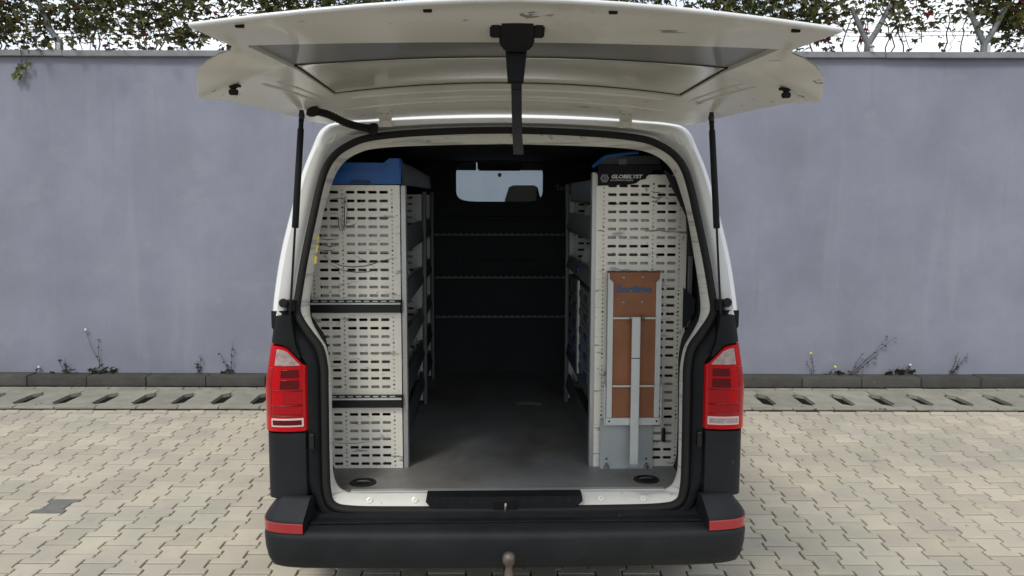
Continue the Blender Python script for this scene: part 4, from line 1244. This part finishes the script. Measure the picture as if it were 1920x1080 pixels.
def density(x, z):
    """0..1 how leafy the creeper is at this place along the wall top"""
    d = interp([(3.08, .10), (3.16, .22), (3.25, .42), (3.36, .80), (3.6, 1.0), (4.2, .9)], z)
    d *= .78 + .35 * math.sin(x * 2.3 + 1.1) * math.sin(x * 5.1) + .15 * math.sin(z * 9 + x * 3)
    if 3.34 < x < 3.95 and z < 3.30: d *= .05
    if 3.02 < x < 3.5 and z < 3.42: d *= .30
    if 4.1 < x < 4.55 and z < 3.40: d *= .45
    if -4.35 < x < -3.75 and z < 3.30: d *= .35
    if x < -2.2: d *= 1.15 if z > 3.3 else 1.9
    return max(0, min(1, d))
spans = [(-6.6, -4.35, 'creeper with green and red leaves hanging over the left end of the wall'),
         (-4.35, -3.0, 'creeper around the leaning left fence post above the wall'),
         (-3.0, -1.4, 'dense dark green creeper on the wall left of the tailgate'),
         (-1.4, .6, 'creeper over the wall hidden mostly behind the raised tailgate'),
         (.6, 2.2, 'creeper on the wall top behind the right half of the tailgate'),
         (2.2, 3.5, 'creeper with crimson leaves beside the forked post right of the tailgate'),
         (3.5, 4.6, 'creeper round the second forked post on the right'),
         (4.6, 6.6, 'leafy creeper over the far right end of the wall')]
for (xa, xb, lab) in spans:
    base = ((xa + xb) / 2, 8.2, 3.08)
    v = empty('creeper', base); tag(v, lab, 'creeper', 'creepers along the wall top')
    G, Rd, Yl, St = MB(), MB(), MB(), MB()
    n_try = int((xb - xa) * 4200)
    blobs = [(random.uniform(xa, xb), random.uniform(3.2, 4.2)) for _ in range(int((xb - xa) * 4))]
    reds = [(random.uniform(xa, xb), random.uniform(3.1, 3.6)) for _ in range(1)]
    for _ in range(n_try):
        x, z, y = random.uniform(xa - .05, xb + .05), 3.09 + 1.25 * random.random() ** 1.15, random.gauss(8.12, .13)
        near_b = min((x - bx) ** 2 * 2 + (z - bz) ** 2 for bx, bz in blobs)
        dd = density(x, z) * (1.0 if near_b < .03 else .62)
        if random.random() > dd: continue
        rr = min((x - bx) ** 2 + (z - bz) ** 2 for bx, bz in reds)
        tgt = Rd if (rr < .004 or random.random() < .010) else (Yl if random.random() < .06 else G)
        leaf(tgt, (x, y, z), random.uniform(.038, .072), random.choice((3, 5, 5)))
    # trailing strands
    for _ in range(int((xb - xa) * 7)):
        x = random.uniform(xa, xb); z = random.uniform(3.35, 3.9); y = random.uniform(7.98, 8.3)
        pts = [Vector((x, y, z))]
        L = random.uniform(.2, .75)
        for k in range(8):
            pts.append(pts[-1] + Vector((random.uniform(-.05, .05), random.uniform(-.02, .02), -L / 8)))
            if pts[-1].z < 3.09: pts[-1].z = 3.09; break
            if random.random() < .65 and density(pts[-1].x, 3.3) > .2:
                leaf(G if random.random() > .12 else Rd, pts[-1], random.uniform(.04, .07))
        St.tube(pts, .004, 4)
    for _ in range(int((xb - xa) * 5)):
        x = random.uniform(xa, xb); z = random.uniform(3.09, 3.3)
        pts = [Vector((x, random.uniform(8.05, 8.25), 3.085))]
        for k in range(9):
            pts.append(pts[-1] + Vector((random.uniform(-.06, .06), random.uniform(-.03, .03), random.uniform(.05, .13))))
        St.tube(pts, [.007 - .0005 * k for k in range(len(pts))], 5)
    G.build('foliage', 'leaf', v, base, recalc=False)
    if Rd.f: Rd.build('red_leaves', 'leaf_red', v, base, recalc=False)
    if Yl.f: Yl.build('yellow_leaves', 'leaf_yellow', v, base, recalc=False)
    St.build('stems', 'stem', v, base, recalc=False)
# sprigs hanging against the wall at left
for (x, z, lab) in ((-4.46, 2.95, 'upper small leafy sprig hanging on the wall at far left'), (-4.53, 2.87, 'lower small leafy sprig hanging on the wall at far left')):
    base = (x, 7.97, z)
    v = empty('leaf_sprig', base); tag(v, lab, 'sprig', 'sprigs hanging on the wall')
    m_ = MB()
    for k in range(5): leaf(m_, (x + random.uniform(-.05, .05), 7.95, z + random.uniform(-.03, .03)), .055, 5, droop=random.uniform(-1.6, -1.0), yaw=random.uniform(2.6, 3.7))
    m_.build('foliage', 'leaf', v, base, recalc=False)
    MB().tube([(x + .02, 7.96, z + .03), (x + .05, 7.96, z + .10), (x + .06, 7.94, 3.06), (x + .06, 7.94, 3.10)], .003, 5).build('stem', 'stem', v, base)
# forked fence posts
for (x, lean, lab) in ((-4.17, -1, 'leaning fence post with one bare arm on the wall at left'), (3.27, 0, 'grey forked fence post with white foot right of the tailgate'), (4.34, 0, 'second forked fence post near the right edge')):
    base = (x, 8.04, 3.085)
    p = empty('forked_post', base); tag(p, lab, 'fence post', 'fence posts on the wall')
    st = MB().tube([(x, 8.04, 3.085), (x, 8.04, 3.19)], [.036, .033], 10).build('post_stub', 'post_paint', p, base, smooth=60)
    MB().box(x + .002, x + .032, 7.988, 8.004, 3.086, 3.155, .003).build('post_plate', 'post_white', p, base)
    arms = ((-1, .17, 3.50), (1, .19, 3.52)) if not lean else ((-1, .20, 3.62),)
    for sx, dx, zt in arms:
        MB().tube([(x, 8.04, 3.165), (x + sx * dx * .4, 8.04, 3.29), (x + sx * dx, 8.04, zt)], [.030, .026, .022], 8).build('post_arm', 'post_paint', p, base, smooth=60)
# barbed wire strands
for k, z in enumerate((3.255, 3.305, 3.37, 3.47)):
    base = (0, 8.15, z)
    wv = empty('barbed_wire', base)
    tag(wv, ('lowest', 'second lowest', 'second highest', 'highest')[k] + ' strand of barbed wire strung between the forked posts', 'wire', 'barbed wire strands')
    wm = MB(); y = 8.15 + (-.04, .03, -.03, .05)[k]
    wm.tube([(-7 + .5 * j, y, z - .008 * math.sin(j * 1.9) - .004 * (j % 2)) for j in range(29)], .0028, 5)
    wm.build('strand', 'wire', wv, base)
    bb = MB()
    for j in range(125):
        x = -6.9 + .11 * j
        bb.tube([(x, y, z - .018), (x + .006, y, z + .014)], .0018, 3); bb.tube([(x - .014, y, z + .004), (x + .016, y, z - .008)], .0018, 3)
    bo = bb.build('barbs', 'wire', wv, base, recalc=False); bo['kind'] = 'stuff'

# weeds at the wall foot
def weed(x, h, lab, flower=None, bushy=0, lean=0.0, n=3):
    base = (x, 7.985, .095)
    v = empty('weed', base); tag(v, lab, 'weed', 'weeds at the wall foot')
    s_, l_ = MB(), MB(); tops = []
    for k in range(n):
        hh = h * random.uniform(.5, 1) if k else h
        pts = [Vector((x + random.uniform(-.03, .03), 7.975, .09))]
        dx = lean * .2 + random.uniform(-.04, .04)
        for j in range(5):
            pts.append(pts[-1] + Vector((dx * hh * 2 + random.uniform(-.012, .012), random.uniform(-.008, .004), hh / 5)))
            if random.random() < .7: leaf(l_, pts[-1], random.uniform(.018, .035), 3)
        s_.tube(pts, [.0035, .003, .0027, .0023, .002, .0016], 5); tops.append(pts[-1])
    for k in range(bushy):
        leaf(l_, (x + random.uniform(-.13, .13), 7.95 + random.uniform(-.02, .02), .10 + random.uniform(0, .05)), random.uniform(.04, .075), 5)
    s_.build('stems', 'stem', v, base, recalc=False)
    if l_.f: l_.build('leaves', 'weed', v, base, recalc=False)
    if flower:
        c = tops[0]
        MB().lathe(tuple(c), (0, -.8, .5), [(0, .008), (.008, .006), (.012, .001), (.006, -.003), (0, -.004)], 10).build('flower', flower, v, base, smooth=50)
weed(-4.55, .06, 'tiny weed with a white flower at the far left wall foot', 'petal_white', 0, 0, 1)
weed(-4.24, .15, 'pair of short weed stalks left of the tall thin weed', None, 4, .1, 4)
weed(-3.89, .42, 'tall thin weed with a white flower over a leafy rosette', 'petal_white', 14, 0, 2)
weed(-2.98, .17, 'thin weed stalks standing apart near the middle of left wall', None, 0, .1, 3)
weed(-2.66, .30, 'thin upright weed close to the van on the left', None, 3, -.1, 2)
weed(2.84, .21, 'weed with a yellow flower nearest the right tail lamp', 'petal_yellow', 0, -.05, 2)
weed(3.02, .08, 'short weed with a small yellow flower', 'petal_yellow', 2, .1, 1)
weed(3.22, .37, 'branching weed leaning to the right against the wall', None, 3, .4, 4)
weed(3.68, .10, 'low leafy weed clump at the right wall foot', 'petal_white', 12, .2, 4)
weed(4.16, .22, 'thin leaning weed stalks near the right edge', None, 0, .3, 3)

# dry bits of leaf and grit blown along the drain and over the paving
gr = MB()
for k in range(170):
    if k < 110: x, y, z = random.uniform(-5.5, 5.5), random.choice((6.955, 7.06, 7.80, 7.75)) + random.gauss(0, .02), 0.006
    else: x, y, z = random.uniform(-4.5, 4.5), random.uniform(3.7, 6.9), 0.003
    r = random.uniform(.006, .022) if k < 110 else random.uniform(.004, .011); a = random.uniform(0, 6.28)
    pts = [(x + r * math.cos(a + t), y + r * .7 * math.sin(a + t), z + random.uniform(0, r * .5)) for t in (0, 1.4, 2.9, 4.4)]
    gr.face(pts)
tag(gr.build('leaf_litter', 'stem', None, recalc=False), 'dry brown leaf bits scattered along the drain and paving', 'litter', kind='stuff')
